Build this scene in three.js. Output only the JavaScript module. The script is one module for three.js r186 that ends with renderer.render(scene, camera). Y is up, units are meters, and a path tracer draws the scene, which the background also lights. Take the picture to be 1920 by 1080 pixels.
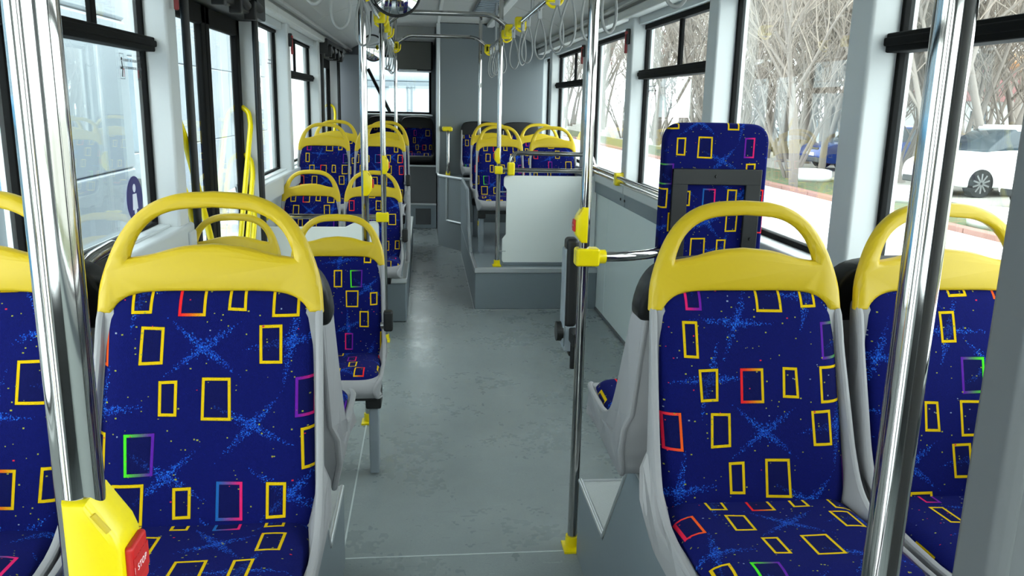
import * as THREE from 'three';
import { RoundedBoxGeometry } from 'three/addons/geometries/RoundedBoxGeometry.js';
import { mergeGeometries, toCreasedNormals } from 'three/addons/utils/BufferGeometryUtils.js';

// ---------- camera, sky, exposure ----------
const scene = new THREE.Scene();
const renderer = new THREE.WebGLRenderer();
renderer.toneMapping = THREE.LinearToneMapping;
renderer.toneMappingExposure = 2.4;
renderer.shadowMap.enabled = true;
const EYE = 1.55, FOCAL = 1532;                                   // eye height in metres, focal length in pixels of a 1920 x 1080 frame
const camera = new THREE.PerspectiveCamera(2 * Math.atan(540 / FOCAL) * 180 / Math.PI, 16 / 9, 0.05, 400);
{
  const F = new THREE.Vector3(797 - 960, 540 - 192, -FOCAL).normalize();
  const U = new THREE.Vector3(151, 6820, FOCAL); U.addScaledVector(F, -F.dot(U)).normalize();
  const R = new THREE.Vector3().crossVectors(F, U), B = F.clone().negate();
  const m = new THREE.Matrix4().set(R.x, R.y, R.z, 0, U.x, U.y, U.z, 0, B.x, B.y, B.z, 0, 0, 0, 0, 1);
  camera.quaternion.setFromRotationMatrix(m);
  camera.position.set(0, EYE, 0);
}
scene.background = new THREE.Color().setRGB(0.93, 0.965, 1.0);     // even white winter overcast
scene.backgroundIntensity = 2.9;
scene.environmentIntensity = 2.9;

// ---------- helpers ----------
let seed = 7;
const rnd = () => { seed = (seed * 1664525 + 1013904223) % 4294967296; return seed / 4294967296; };
const rr = (a, b) => a + (b - a) * rnd();
const V = (x, y, z) => new THREE.Vector3(x, y, z);
const used = {};
function numbered(n) { used[n] = (used[n] ?? -1) + 1; return used[n] ? n + '_' + String(used[n]).padStart(3, '0') : n; }
function M(name, geo, mat, parent = scene) {
  const o = new THREE.Mesh(geo, mat); o.name = parent === scene ? numbered(name) : name;
  o.castShadow = o.receiveShadow = true; parent.add(o); return o;
}
function tag(o, label, category, group) { o.userData.label = label; o.userData.category = category; if (group) o.userData.group = group; return o; }
function thing(name, label, category, [x, y, z] = [0, 0, 0], turn = 0, group) {
  const o = new THREE.Group(); o.name = numbered(name); o.position.set(x, y, z); o.rotation.y = turn; scene.add(o);
  return tag(o, label, category, group);
}
function struct(name, label, category) { const o = new THREE.Group(); o.name = numbered(name); scene.add(o); o.userData.kind = 'structure'; return tag(o, label, category); }
function boxUV(g) {                                               // uv in metres by the way each face points
  g = g.index ? g.toNonIndexed() : g; const p = g.attributes.position, n = p.count, uv = new Float32Array(n * 2), a = V(), b = V(), c = V(), q = V();
  for (let i = 0; i < n; i += 3) {
    a.fromBufferAttribute(p, i); b.fromBufferAttribute(p, i + 1); c.fromBufferAttribute(p, i + 2);
    q.subVectors(b, a).cross(c.clone().sub(a)); const ax = Math.abs(q.x), ay = Math.abs(q.y), az = Math.abs(q.z);
    [a, b, c].forEach((v, k) => { const u = ax >= ay && ax >= az ? [v.z, v.y] : ay >= az ? [v.x, v.z] : [v.x, v.y]; uv[(i + k) * 2] = u[0]; uv[(i + k) * 2 + 1] = u[1]; });
  }
  g.setAttribute('uv', new THREE.BufferAttribute(uv, 2)); return g;
}
function bx(x0, x1, y0, y1, z0, z1, r = 0.004) {                    // rounded box between two corners
  const w = Math.abs(x1 - x0), h = Math.abs(y1 - y0), d = Math.abs(z1 - z0); r = Math.min(r, w / 2.2, h / 2.2, d / 2.2);
  const g = r > 0.0008 ? new RoundedBoxGeometry(w, h, d, r > 0.012 ? 3 : 1, r) : new THREE.BoxGeometry(w, h, d);
  g.translate((x0 + x1) / 2, (y0 + y1) / 2, (z0 + z1) / 2); return boxUV(g);
}
function fillet(pts, rad, n = 6) {
  const out = [pts[0].clone()];
  for (let i = 1; i < pts.length - 1; i++) {
    const p = pts[i], a = pts[i - 1].clone().sub(p), b = pts[i + 1].clone().sub(p), r = Math.min(rad, a.length() * 0.48, b.length() * 0.48);
    const A = p.clone().addScaledVector(a.normalize(), r), B = p.clone().addScaledVector(b.normalize(), r);
    for (let k = 0; k <= n; k++) { const t = k / n; out.push(A.clone().multiplyScalar((1 - t) * (1 - t)).addScaledVector(p, 2 * t * (1 - t)).addScaledVector(B, t * t)); }
  }
  out.push(pts[pts.length - 1].clone()); return out;
}
function sweep(pts, r, sides = 12, closed = false) {                // round tube along points; r number or function of t
  const n = pts.length, pos = [], nor = [], uv = [], idx = []; let N = null, len = 0; const T = V();
  for (let i = 0; i < n; i++) {
    const a = closed ? pts[(i - 1 + n) % n] : pts[Math.max(i - 1, 0)], b = closed ? pts[(i + 1) % n] : pts[Math.min(i + 1, n - 1)]; T.subVectors(b, a).normalize();
    if (!N) { N = Math.abs(T.y) < 0.9 ? V(0, 1, 0) : V(1, 0, 0); }
    N.addScaledVector(T, -N.dot(T)).normalize(); const B = V().crossVectors(T, N), R = typeof r === 'function' ? r(i / (n - 1)) : r;
    if (i) len += pts[i].distanceTo(pts[i - 1]);
    for (let k = 0; k <= sides; k++) { const t = k / sides * Math.PI * 2, d = N.clone().multiplyScalar(Math.cos(t)).addScaledVector(B, Math.sin(t)); nor.push(d.x, d.y, d.z); d.multiplyScalar(R).add(pts[i]); pos.push(d.x, d.y, d.z); uv.push(k / sides, len); }
  }
  const w = sides + 1, m = closed ? n : n - 1;
  for (let i = 0; i < m; i++) for (let k = 0; k < sides; k++) { const a = i * w + k, b = ((i + 1) % n) * w + k; idx.push(a, a + 1, b, a + 1, b + 1, b); }
  if (!closed) for (const e of [0, n - 1]) {
    const c = pos.length / 3, d = e ? T.clone() : pts[0].clone().sub(pts[1]).normalize(); pos.push(pts[e].x, pts[e].y, pts[e].z); nor.push(d.x, d.y, d.z); uv.push(0, 0);
    for (let k = 0; k <= sides; k++) { const q = (e * w + k) * 3; pos.push(pos[q], pos[q + 1], pos[q + 2]); nor.push(d.x, d.y, d.z); uv.push(0, 0); }
    for (let k = 0; k < sides; k++) e ? idx.push(c, c + 1 + k, c + 2 + k) : idx.push(c, c + 2 + k, c + 1 + k);
  }
  const g = new THREE.BufferGeometry(); g.setAttribute('position', new THREE.Float32BufferAttribute(pos, 3)); g.setAttribute('normal', new THREE.Float32BufferAttribute(nor, 3)); g.setAttribute('uv', new THREE.Float32BufferAttribute(uv, 2)); g.setIndex(idx); return g;
}
const rod = (a, b, r, s = 12) => sweep([V(...a), V(...b)], r, s);
const bend = (pts, r, rad = 0.05, s = 12) => sweep(fillet(pts.map((p) => V(...p)), rad), r, s);
function cyl(x, z, y0, y1, r, r2 = r, s = 24) { const g = new THREE.CylinderGeometry(r2, r, y1 - y0, s); g.translate(x, (y0 + y1) / 2, z); return g; }
function merge(a) { return mergeGeometries(a.map((g) => { g = g.index ? g.toNonIndexed() : g; for (const k of Object.keys(g.attributes)) if (!['position', 'normal', 'uv'].includes(k)) g.deleteAttribute(k); return g; })); }
function prism(poly, depth, bevel = 0, seg = 2) {                   // polygon in (x, y), extruded along +z from 0 to depth
  const s = new THREE.Shape(poly.map(([x, y]) => new THREE.Vector2(x, y)));
  const g = new THREE.ExtrudeGeometry(s, { depth: depth - 2 * bevel, bevelEnabled: bevel > 0, bevelThickness: bevel, bevelSize: bevel, bevelOffset: -bevel, bevelSegments: seg, curveSegments: 8 });
  g.translate(0, 0, bevel); return g;
}
// side profile in (z, y), extruded along x from x0 to x1
function sidePrism(poly, x0, x1, bevel = 0) { const g = prism(poly.map(([z, y]) => [-z, y]), x1 - x0, bevel); g.rotateY(Math.PI / 2); g.translate(x0, 0, 0); return boxUV(g); }
function smooth(pts, n = 60) { const c = new THREE.CatmullRomCurve3(pts.map(([a, b]) => V(a, b, 0)), true, 'centripetal'); return c.getPoints(n).slice(0, n).map((p) => [p.x, p.y]); }

// ---------- textures ----------
function noiseTex(size, fn, colour = false) {
  const d = new Uint8Array(size * size * 4);
  for (let j = 0; j < size; j++) for (let i = 0; i < size; i++) { const c = fn(i / size, j / size), q = (j * size + i) * 4; for (let k = 0; k < 3; k++) d[q + k] = Math.max(0, Math.min(255, Array.isArray(c) ? c[k] : c)); d[q + 3] = 255; }
  const t = new THREE.DataTexture(d, size, size); t.wrapS = t.wrapT = THREE.RepeatWrapping; t.magFilter = THREE.LinearFilter; t.minFilter = THREE.LinearMipmapLinearFilter; t.generateMipmaps = true;
  if (colour) t.colorSpace = THREE.SRGBColorSpace; t.needsUpdate = true; return t;
}
function lattice(n) { const a = new Float32Array(n * n); for (let i = 0; i < n * n; i++) a[i] = rnd(); return (u, v) => { let x = ((u % 1) + 1) % 1 * n, y = ((v % 1) + 1) % 1 * n; const i = Math.floor(x) % n, j = Math.floor(y) % n; x -= Math.floor(x); y -= Math.floor(y); x = x * x * (3 - 2 * x); y = y * y * (3 - 2 * y); const I = (i + 1) % n, J = (j + 1) % n; return (a[j * n + i] * (1 - x) + a[j * n + I] * x) * (1 - y) + (a[J * n + i] * (1 - x) + a[J * n + I] * x) * y; }; }
const L8 = lattice(8), L32 = lattice(32), L128 = lattice(128), L200 = lattice(200);
const grainTex = noiseTex(256, (u, v) => 128 + 80 * (L128(u, v) - 0.5) + 60 * (rnd() - 0.5));

function canvasTex(w, h, draw, repeat = false) {
  const c = document.createElement('canvas'); c.width = w; c.height = h; const x = c.getContext('2d'); draw(x, w, h);
  const t = new THREE.CanvasTexture(c); t.colorSpace = THREE.SRGBColorSpace; if (repeat) t.wrapS = t.wrapT = THREE.RepeatWrapping; t.anisotropy = 8; return t;
}
// the seat cloth: navy weave with brushed blue crosses, outlined oblongs and flecks. The tile is FW x FH metres; its origin is the seat crease's middle
const FW = 0.5, FH = 0.71;
const clothTex = canvasTex(1024, 1454, (c, w, h) => {
  const sx = w / FW, sy = h / FH; c.fillStyle = '#070f58'; c.fillRect(0, 0, w, h);
  for (let i = 0; i < 9000; i++) { c.fillStyle = rnd() < 0.5 ? 'rgba(4,6,50,0.35)' : 'rgba(20,40,140,0.22)'; c.fillRect(rnd() * w, rnd() * h, 2 + rnd() * 6, 1.5); }
  const wrap = (x, y, f) => { for (const a of [-w, 0, w]) for (const b of [-h, 0, h]) { c.save(); c.translate(x + a, y + b); f(); c.restore(); } };
  const at = (mx, my) => [(mx / FW + 0.5) * w, (1 - my / FH) * h];
  const g = () => (rnd() + rnd() + rnd() - 1.5) / 1.5;
  const half = [[-0.008, 0.3, 0.3], [0.08, 0.165, 0.1], [-0.07, 0.08, 0.2], [-0.19, 0.19, -0.5], [0.15, 0.31, -0.5], [-0.12, 0.4, -0.4], [0.15, 0.045, 0.2]];
  for (const [mx, my, an] of half.concat([[0.04, -0.05, 0.5], [-0.06, -0.2, -0.3], [0.1, -0.15, 2.8], [0.19, -0.22, 0.4], [-0.15, -0.08, 2.4]])) {
    const [px, py] = at(mx, my);
    for (const [ang, len] of [[an - 0.9, 0.055], [an + 0.35, 0.06]]) for (let i = 0; i < 300; i++) {
      const t = g() * len * 1.7, d = g() * 0.013 * (1.2 - Math.abs(t) / len * 0.6); const x = (Math.cos(ang) * t - Math.sin(ang) * d) * sx, y = (Math.sin(ang) * t + Math.cos(ang) * d) * sy;
      const v = rnd(); c.fillStyle = v < 0.2 ? '#2a78de' : v < 0.6 ? '#1a56c4' : '#12379c'; const lx = 1.5 + rnd() * 4, ly = 1.5 + rnd() * 3;
      wrap(px + x, py + y, () => c.fillRect(-lx / 2, -ly / 2, lx, ly));
    }
  }
  const Y = '#dcb60a', tone = { y: [Y, Y], Y: [Y, Y], K: ['#f05a20', '#e02046'], G: ['#5a1e9a', '#4ade28'], V: ['#e0226a', '#6a1c9c'], r: ['#e8202c', Y], R: [Y, '#e8202c'], k: ['#e02046', '#f05a20'], g: ['#4ade28', '#5a1e9a'], p: ['#1860a8', '#e0226a'], v: ['#6a1c9c', '#e0226a'] };
  const r2 = [[-0.2, 0.302, 0.034, 0.066, 'k'], [-0.101, 0.305, 0.036, 0.06, 'y'], [0.112, 0.305, 0.036, 0.062, 'y']], r3 = [[-0.069, 0.213, 0.028, 0.056, 'y'], [0.016, 0.211, 0.048, 0.07, 'y'], [0.176, 0.212, 0.03, 0.064, 'v']], r4 = [[-0.196, 0.118, 0.03, 0.066, 'y'], [-0.117, 0.118, 0.046, 0.066, 'g'], [0.186, 0.122, 0.028, 0.066, 'y']];
  const turned = r2.concat(r3, r4).map(([x, y, a, b, k]) => [0.03 - x, y - 0.355, a, b, k.toUpperCase()]);
  for (const [mx, my, rw, rh, k] of r2.concat(r3, r4, turned, [[-0.122, 0.39, 0.034, 0.056, 'y'], [-0.031, 0.388, 0.044, 0.062, 'r'], [0.05, 0.393, 0.028, 0.055, 'y'], [0.138, 0.388, 0.046, 0.066, 'y'], [0.23, 0.39, 0.03, 0.056, 'y'],
    [-0.134, 0.034, 0.05, 0.064, 'y'], [-0.041, 0.034, 0.026, 0.048, 'y'], [0.042, 0.036, 0.042, 0.062, 'p'], [0.125, 0.037, 0.03, 0.056, 'y'], [0.22, 0.036, 0.036, 0.06, 'R']])) {
    const [px, py] = at(mx, my), W = rw * sx, H = rh * sy, gr = c.createLinearGradient(-W / 2, 0, W / 2, 0); gr.addColorStop(0, tone[k][0]); gr.addColorStop(1, tone[k][1]);
    const j = [rr(-3, 3), rr(-3, 3), rr(-3, 3), rr(-3, 3)];
    wrap(px, py, () => { c.beginPath(); c.moveTo(-W / 2 + j[0], -H / 2); c.lineTo(W / 2 + j[1], -H / 2 + j[0]); c.lineTo(W / 2 + j[2], H / 2); c.lineTo(-W / 2 + j[3], H / 2 + j[1]); c.closePath(); c.fillStyle = 'rgba(8,12,60,0.5)'; c.fill(); c.strokeStyle = '#080a34'; c.lineWidth = 14; c.stroke(); c.strokeStyle = gr; c.lineWidth = 11; c.stroke(); });
  }
  for (let i = 0; i < 330; i++) { const v = rnd(); c.fillStyle = v < 0.8 ? '#9a9a3c' : v < 0.9 ? '#8a94a8' : '#d02848'; const s = 2.5 + rnd() * 3.5; c.fillRect(rnd() * w, rnd() * h, s + rnd() * 3, s); }
}, true);
const weaveTex = noiseTex(256, (u, v) => 128 + 60 * Math.sin(u * Math.PI * 2 * 42) * Math.sin(v * Math.PI * 2 * 42) + 50 * (rnd() - 0.5));
weaveTex.repeat.set(6, 6);
const floorTex = canvasTex(1024, 1024, (c, w, h) => {
  const d = c.createImageData(w, h);
  for (let j = 0; j < h; j++) for (let i = 0; i < w; i++) { const u = i / w, v = j / h, n = 138 + 5 * (L8(u, v) - 0.5) + 5 * (L32(u, v) - 0.5) + 6 * (L200(u * 2, v * 2) - 0.5) + 8 * (rnd() - 0.5), q = (j * w + i) * 4; d.data[q] = n - 5; d.data[q + 1] = n + 3; d.data[q + 2] = n + 4; d.data[q + 3] = 255; }
  c.putImageData(d, 0, 0);
  for (let i = 0; i < 70; i++) { c.strokeStyle = rnd() < 0.55 ? 'rgba(70,76,78,0.35)' : 'rgba(190,198,198,0.3)'; c.lineWidth = 1 + rnd() * 1.5; c.beginPath(); const x = rnd() * w, y = rnd() * h; c.moveTo(x, y); c.quadraticCurveTo(x + rr(5, 25), y + rr(-8, 8), x + rr(10, 45), y + rr(-8, 8)); c.stroke(); }
  for (let i = 0; i < 9; i++) { const x = rnd() * w, y = rnd() * h, a = rnd() * 3; for (let k = 0; k < 40; k++) { const t = rr(-60, 60), s = rr(-20, 20); c.fillStyle = 'rgba(92,97,97,0.16)'; c.fillRect(x + Math.cos(a) * t - Math.sin(a) * s, y + Math.sin(a) * t + Math.cos(a) * s, rr(2, 7), 1.5); } }
  for (let i = 0; i < 300; i++) { c.fillStyle = 'rgba(60,64,66,0.4)'; c.fillRect(rnd() * w, rnd() * h, rr(1, 3), rr(1, 3)); }
}, true);
floorTex.repeat.set(0.6, 0.6);
const floorRough = noiseTex(512, (u, v) => 130 + 40 * (L8(u, v) - 0.5) + 30 * (L32(u, v) - 0.5) + 25 * (L128(u, v) - 0.5)); floorRough.repeat.set(0.6, 0.6);
const floorBump = noiseTex(512, (u, v) => 128 + 80 * (L32(u, v) - 0.5) + 40 * (L128(u, v) - 0.5)); floorBump.repeat.set(1, 1);
const ribTex = noiseTex(64, (u, v) => (Math.sin(u * 40) * Math.sin(v * 40) > 0 ? 180 : 90)); ribTex.repeat.set(12, 12);

// ---------- materials ----------
const std = (o) => new THREE.MeshStandardMaterial(o), phy = (o) => new THREE.MeshPhysicalMaterial(o);
const plastic = (color, roughness = 0.45, bump = 0.0002) => std({ color, roughness, bumpMap: grainTex, bumpScale: bump });
const mat = {
  yellow: plastic('#d0b114', 0.42), yellowGloss: plastic('#f0d800', 0.28, 0.00005), shell: plastic('#9b9a9c', 0.5), black: plastic('#0a0a0b', 0.5), darkGrey: plastic('#131415', 0.5),
  rubber: phy({ color: '#050505', roughness: 0.75, specularIntensity: 0.35 }), cloth: phy({ map: clothTex, roughness: 0.95, bumpMap: weaveTex, bumpScale: 0.0006, specularIntensity: 0.3 }),
  chrome: std({ color: '#b3b1ae', metalness: 1, roughness: 0.07 }), steel: std({ color: '#b4b6b8', metalness: 1, roughness: 0.32 }), alu: std({ color: '#c9ccce', metalness: 0.85, roughness: 0.38 }),
  wall: plastic('#c3c8c9', 0.4), pillar: plastic('#c8cbcb', 0.45), panel: std({ color: '#dbe4e2', roughness: 0.2 }), ceiling: plastic('#b0b0ac', 0.55), ceilingTrim: plastic('#cfcfcb', 0.45),
  grey: plastic('#7b858b', 0.5), greyDark: plastic('#5c5e5f', 0.5), cabinet: plastic('#70777b', 0.42), leg: plastic('#8d969d', 0.4), board: std({ color: '#f0f3ef', roughness: 0.3 }),
  floor: std({ map: floorTex, roughness: 0.6, roughnessMap: floorRough }), strap: std({ color: '#8f908e', roughness: 0.5 }), clip: std({ color: '#b4b6b6', roughness: 0.35 }),
  glass: phy({ color: '#f4faf8', transmission: 1, thickness: 0, roughness: 0, ior: 1.5 }), red: plastic('#c81e1c', 0.35), redDark: plastic('#8a1014', 0.4), mirror: std({ color: '#e8eaec', metalness: 1, roughness: 0.03 }), white: plastic('#eceeee', 0.4),
  weld: std({ color: '#c4cccc', roughness: 0.5 }), grille: std({ color: '#46484a', roughness: 0.7, bumpMap: ribTex, bumpScale: 0.002 }), olive: plastic('#6a6a62', 0.5), tread: std({ color: '#bfc2c2', metalness: 0.6, roughness: 0.45, bumpMap: ribTex, bumpScale: 0.001 }),
};

// ---------- the setting: bus body ----------
const XL = -1.04, XR = 1.325, ZF = 2.5, ZB = -10.9;
const floor = struct('floor', 'worn grey vinyl floor running down the bus aisle', 'floor');
M('vinyl', bx(XL, XR, -0.08, 0, ZB, ZF, 0), mat.floor, floor);
M('weld_seam', bx(-0.292, -0.286, -0.002, 0.0012, -5.6, -0.5, 0), mat.weld, floor);
M('weld_seam', bx(-0.288, 0.53, -0.002, 0.0012, -2.605, -2.599, 0), mat.weld, floor);
M('weld_seam', bx(0.372, 0.376, -0.002, 0.003, -8.5, -6.1, 0), mat.weld, floor);
M('weld_seam', bx(0.38, XR, -0.002, 0.003, -6.1, -6.094, 0), mat.weld, floor);
M('weld_seam', bx(-0.13, -0.126, -0.002, 0.003, -9, -5.72, 0), mat.weld, floor);
M('ramp_edge', bx(-0.95, -0.29, -0.002, 0.004, -4.24, -4.17, 0.001), mat.yellowGloss, floor);
M('ramp_seam', bx(-0.95, -0.29, -0.002, 0.002, -4.15, -4.143, 0), mat.alu, floor);
M('ramp_seam', bx(-0.95, -0.35, -0.002, 0.002, -3.872, -3.864, 0), mat.alu, floor);

// ceiling: outer roof, flat middle panels, sloping cove panels with open joints
const ceiling = struct('ceiling', 'pale grey panelled bus ceiling with sloping side coves', 'ceiling');
M('roof', bx(-1.16, 1.445, 2.47, 2.53, ZB - 0.1, ZF + 0.1, 0.01), mat.white, ceiling);
const joints = [2.5, 0.9, -0.8, -2.45, -4.08, -5.73, -7.37, -9.0, -10.9];
for (let i = 0; i < joints.length - 1; i++) {
  const z0 = joints[i + 1] + 0.005, z1 = joints[i] - 0.005;
  M('ceiling_panel', bx(-0.42, 0.7, 2.4, 2.42, z0, z1, 0.003), mat.ceiling, ceiling);
  for (const [xa, xb] of [[-1.03, -0.43], [1.315, 0.715]]) {
    const poly = [[xa, 2.13], [xa + (xb - xa) * 0.3, 2.235], [xa + (xb - xa) * 0.7, 2.335], [xb, 2.385], [xb, 2.41], [xa + (xb - xa) * 0.7, 2.36], [xa + (xb - xa) * 0.3, 2.26], [xa, 2.155]];
    const g = prism(xa < 0 ? poly.slice().reverse() : poly, z1 - z0); g.translate(0, 0, z0); M('cove_panel', boxUV(g), mat.ceiling, ceiling);
    M('joint_backing', bx(Math.min(xa, xb), Math.max(xa, xb), 2.42, 2.43, z0 - 0.02, z0 + 0.02, 0), mat.rubber, ceiling);
  }
  for (const s of [0, 1]) { const a = s ? 1.24 : XL, b = s ? XR : -0.955; M('cornice', bx(a, b, 2.09, 2.145, z0, z1, 0.012), mat.ceilingTrim, ceiling); M('cornice_lip', s ? bx(1.2, 1.24, 2.155, 2.18, z0, z1, 0.006) : bx(-0.955, -0.915, 2.155, 2.18, z0, z1, 0.006), mat.ceiling, ceiling); }
}
for (const x of [-0.43, 0.7]) M('light_strip', bx(x - 0.03, x + 0.045, 2.36, 2.4, -9.3, 0.6, 0.012), mat.ceilingTrim, ceiling);
M('middle_strip', bx(0.13, 0.16, 2.385, 2.405, -9.3, 0.6, 0.006), mat.ceilingTrim, ceiling);
{ const g = M('air_grille', bx(0.44, 0.64, 2.375, 2.4, -8.3, -6.3, 0.006), mat.greyDark, ceiling); for (let i = 0; i < 14; i++) M('slat', bx(0.455, 0.625, 2.368, 2.38, -8.24 + i * 0.14, -8.15 + i * 0.14, 0.003), mat.grey, g); }
M('roof_hatch', bx(-0.3, 0.3, 2.385, 2.402, -4.9, -4.1, 0.006), mat.ceilingTrim, ceiling);

// side walls
const wallL = struct('wall_left', 'white panelled bus side wall with doors and windows on the left', 'wall');
const wallR = struct('wall_right', 'white panelled bus side wall with a long row of windows on the right', 'wall');
const lowerL = [[-10.9, -9.82], [-8.42, -5.16], [-3.62, -0.15], [1.42, 2.5]];
for (const [a, b] of lowerL) {
  M('wall_panel', bx(-1.15, XL, -0.3, 1.04, a, b, 0.004), mat.wall, wallL);
  if (b - a > 1.5) M('ledge', bx(-1.05, -0.985, 0.9, 1.03, a + 0.01, b - 0.01, 0.014), mat.wall, wallL);
}
M('header', bx(-1.15, XL, 2.04, 2.5, ZB, ZF, 0.004), mat.wall, wallL);
M('header', bx(XR, 1.435, 2.05, 2.5, ZB, ZF, 0.004), mat.wall, wallR);
const seamsR = [-10.9, -8.6, -5.84, -4.3, -2.5, -0.6, 2.5];
for (let i = 0; i < seamsR.length - 1; i++) M('wall_panel', bx(XR, 1.435, -0.3, 0.985, seamsR[i] + 0.003, seamsR[i + 1] - 0.003, 0.004), mat.panel, wallR);
M('panel_backing', bx(1.335, 1.43, -0.3, 0.98, -10.9, 2.5, 0), mat.darkGrey, wallR);
const ledgeR = [-10.9, -5.27, -3.75, -2.45, -0.6, 2.5];
for (let i = 0; i < ledgeR.length - 1; i++) { M('ledge', bx(1.29, 1.435, 0.985, 1.05, ledgeR[i] + 0.004, ledgeR[i + 1] - 0.004, 0.012), mat.pillar, wallR); M('ledge_face', bx(1.305, 1.33, 0.9, 0.985, ledgeR[i] + 0.004, ledgeR[i + 1] - 0.004, 0.004), mat.grey, wallR); }
M('skirting', bx(1.312, 1.326, 0, 0.02, -6.1, -2.6, 0.003), mat.greyDark, wallR);
const pillarsR = [1.265, -0.6, -2.42, -3.73, -5.27, -6.76, -8.62, -9.45], pillarsL = [-0.15, -2.41, -3.52, -5.225, -6.42, -8.2, -9.95];
for (const z of pillarsR) M('pillar', bx(1.285, 1.43, 1.04, 2.1, z - 0.065, z + 0.065, 0.012), mat.pillar, wallR);
for (const z of pillarsL) M('pillar', bx(-1.145, -1.0, z === -3.52 || z === -5.225 ? 0.0 : 1.0, 2.1, z - 0.065, z + 0.065, 0.012), mat.pillar, wallL);
M('end_cap', bx(-1.05, -0.975, 0.82, 1.0, -3.6, -3.5, 0.01), mat.wall, wallL);
for (const y of [0.87, 0.94]) { const s = M('screw', new THREE.CylinderGeometry(0.009, 0.009, 0.006, 12).rotateX(Math.PI / 2), mat.darkGrey, wallL); s.position.set(-1.01, y, -3.497); }
for (const z of [-5.33, -5.22]) { const s = M('screw', new THREE.CylinderGeometry(0.009, 0.009, 0.006, 12).rotateZ(Math.PI / 2), mat.darkGrey, wallR); s.position.set(1.292, 0.95, z); }

// windows: gasket, panes, sliding upper light with rail
let winN = 0;
function sideWindow(right, z0, z1, rail, label) {
  const o = struct('window_' + (++winN), label, 'window'); o.name = 'window_' + winN;
  const s = right ? 1 : -1, xg = right ? 1.385 : -1.1, y0 = right ? 1.05 : 1.03, y1 = 2.07, X = (a, b) => [Math.min(xg + s * a, xg + s * b), Math.max(xg + s * a, xg + s * b)];
  const bar = (n, a, b, ya, yb, za, zb) => { const [p, q] = X(a, b); M(n, bx(p, q, ya, yb, za, zb, 0.005), mat.rubber, o); };
  bar('gasket', -0.014, 0.02, y0, y0 + 0.022, z0, z1); bar('gasket', -0.022, 0.02, y1 - 0.05, y1, z0, z1); bar('gasket', -0.014, 0.02, y0, y1, z0, z0 + 0.016); bar('gasket', -0.014, 0.02, y0, y1, z1 - 0.016, z1);
  if (rail) {
    bar('slide_rail', -0.05, 0.02, 1.72, 1.775, z0, z1); bar('rail_lip', -0.058, -0.045, 1.738, 1.762, z0, z1); bar('slide_stile', -0.012, 0.008, 1.775, y1 - 0.04, (z0 + z1) / 2 - 0.022, (z0 + z1) / 2 + 0.022);
    M('pane', bx(xg - 0.003, xg + 0.003, y0 + 0.02, 1.73, z0 + 0.015, z1 - 0.015, 0), mat.glass, o);
    M('pane', bx(xg - 0.003, xg + 0.003, 1.765, y1 - 0.03, z0 + 0.015, (z0 + z1) / 2, 0), mat.glass, o); M('pane', bx(xg - 0.003, xg + 0.003, 1.765, y1 - 0.03, (z0 + z1) / 2, z1 - 0.015, 0), mat.glass, o);
    const [p, q] = X(-0.065, -0.01); M('slide_latch', bx(p, q, 1.9, 1.945, z1 - 0.07, z1 - 0.02, 0.006), mat.black, o);
  } else M('pane', bx(xg - 0.003, xg + 0.003, y0 + 0.02, y1 - 0.03, z0 + 0.015, z1 - 0.015, 0), mat.glass, o);
  return o;
}
sideWindow(true, -2.355, -0.665, true, 'sliding top window beside the front right seats'); sideWindow(true, -3.665, -2.485, false, 'tall fixed window behind the wheelchair backrest');
sideWindow(true, -5.205, -3.795, true, 'sliding top window with sticker right of the wheelchair bay'); sideWindow(true, -6.695, -5.335, false, 'fixed window beside the white partition on the right');
sideWindow(true, -8.555, -6.825, true, 'sliding top window beside the raised right seats'); sideWindow(true, -9.385, -8.685, false, 'narrow rearmost window on the right');
sideWindow(true, -0.535, 1.2, false, 'driver side window behind the cab partition');
sideWindow(false, -2.345, -0.215, true, 'sliding top window at the left edge of the picture'); const winL2 = sideWindow(false, -3.455, -2.475, true, 'sliding top window with sticker beside front left seats');
const winL3 = sideWindow(false, -6.355, -5.29, false, 'fixed window just beyond the double door'); sideWindow(false, -8.135, -6.485, true, 'sliding top window beside the raised left seats');
// flat stickers on the panes
const exitTex = (flip, ink) => canvasTex(512, 256, (c, w, h) => {
  c.fillStyle = ink ? '#000' : '#dfe4e8'; c.fillRect(0, 0, w, h); if (flip) { c.translate(w, 0); c.scale(-1, 1); }
  const K = (k) => (ink ? '#fff' : k);
  c.strokeStyle = K('#404448'); c.lineWidth = 5; c.strokeRect(14, 14, 90, 228); c.fillStyle = K('#15171a'); c.beginPath(); c.arc(56, 60, 15, 0, 7); c.fill(); c.lineWidth = 20; c.strokeStyle = K('#15171a'); c.beginPath(); c.moveTo(56, 80); c.lineTo(66, 150); c.lineTo(48, 225); c.stroke(); c.beginPath(); c.moveTo(64, 140); c.lineTo(26, 150); c.stroke();
  c.strokeStyle = K('#a83a48'); c.lineWidth = 8; c.beginPath(); c.moveTo(70, 160); c.lineTo(96, 150); c.lineTo(104, 225); c.moveTo(78, 225); c.lineTo(84, 170); c.stroke();
  c.fillStyle = K('#5c6064'); c.font = 'bold 34px sans-serif'; c.fillText('IESIRE DE SIGURANTA', 120, 80, 380); c.save(); c.translate(500, 0); c.scale(-1, 1); c.fillText('IESIRE DE SIGURANTA', 0, 150, 380); c.restore();
});
function sticker(right, z, y, w, h, flip, win, n) {
  const g = new THREE.BoxGeometry(w, h, 0.001); g.rotateY(right ? -Math.PI / 2 : Math.PI / 2);
  const m = M(n, g, std({ map: exitTex(flip, false), alphaMap: exitTex(flip, true), transparent: true, roughness: 0.6 }), win); m.position.set(right ? 1.381 : -1.096, y, z);
}
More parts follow.
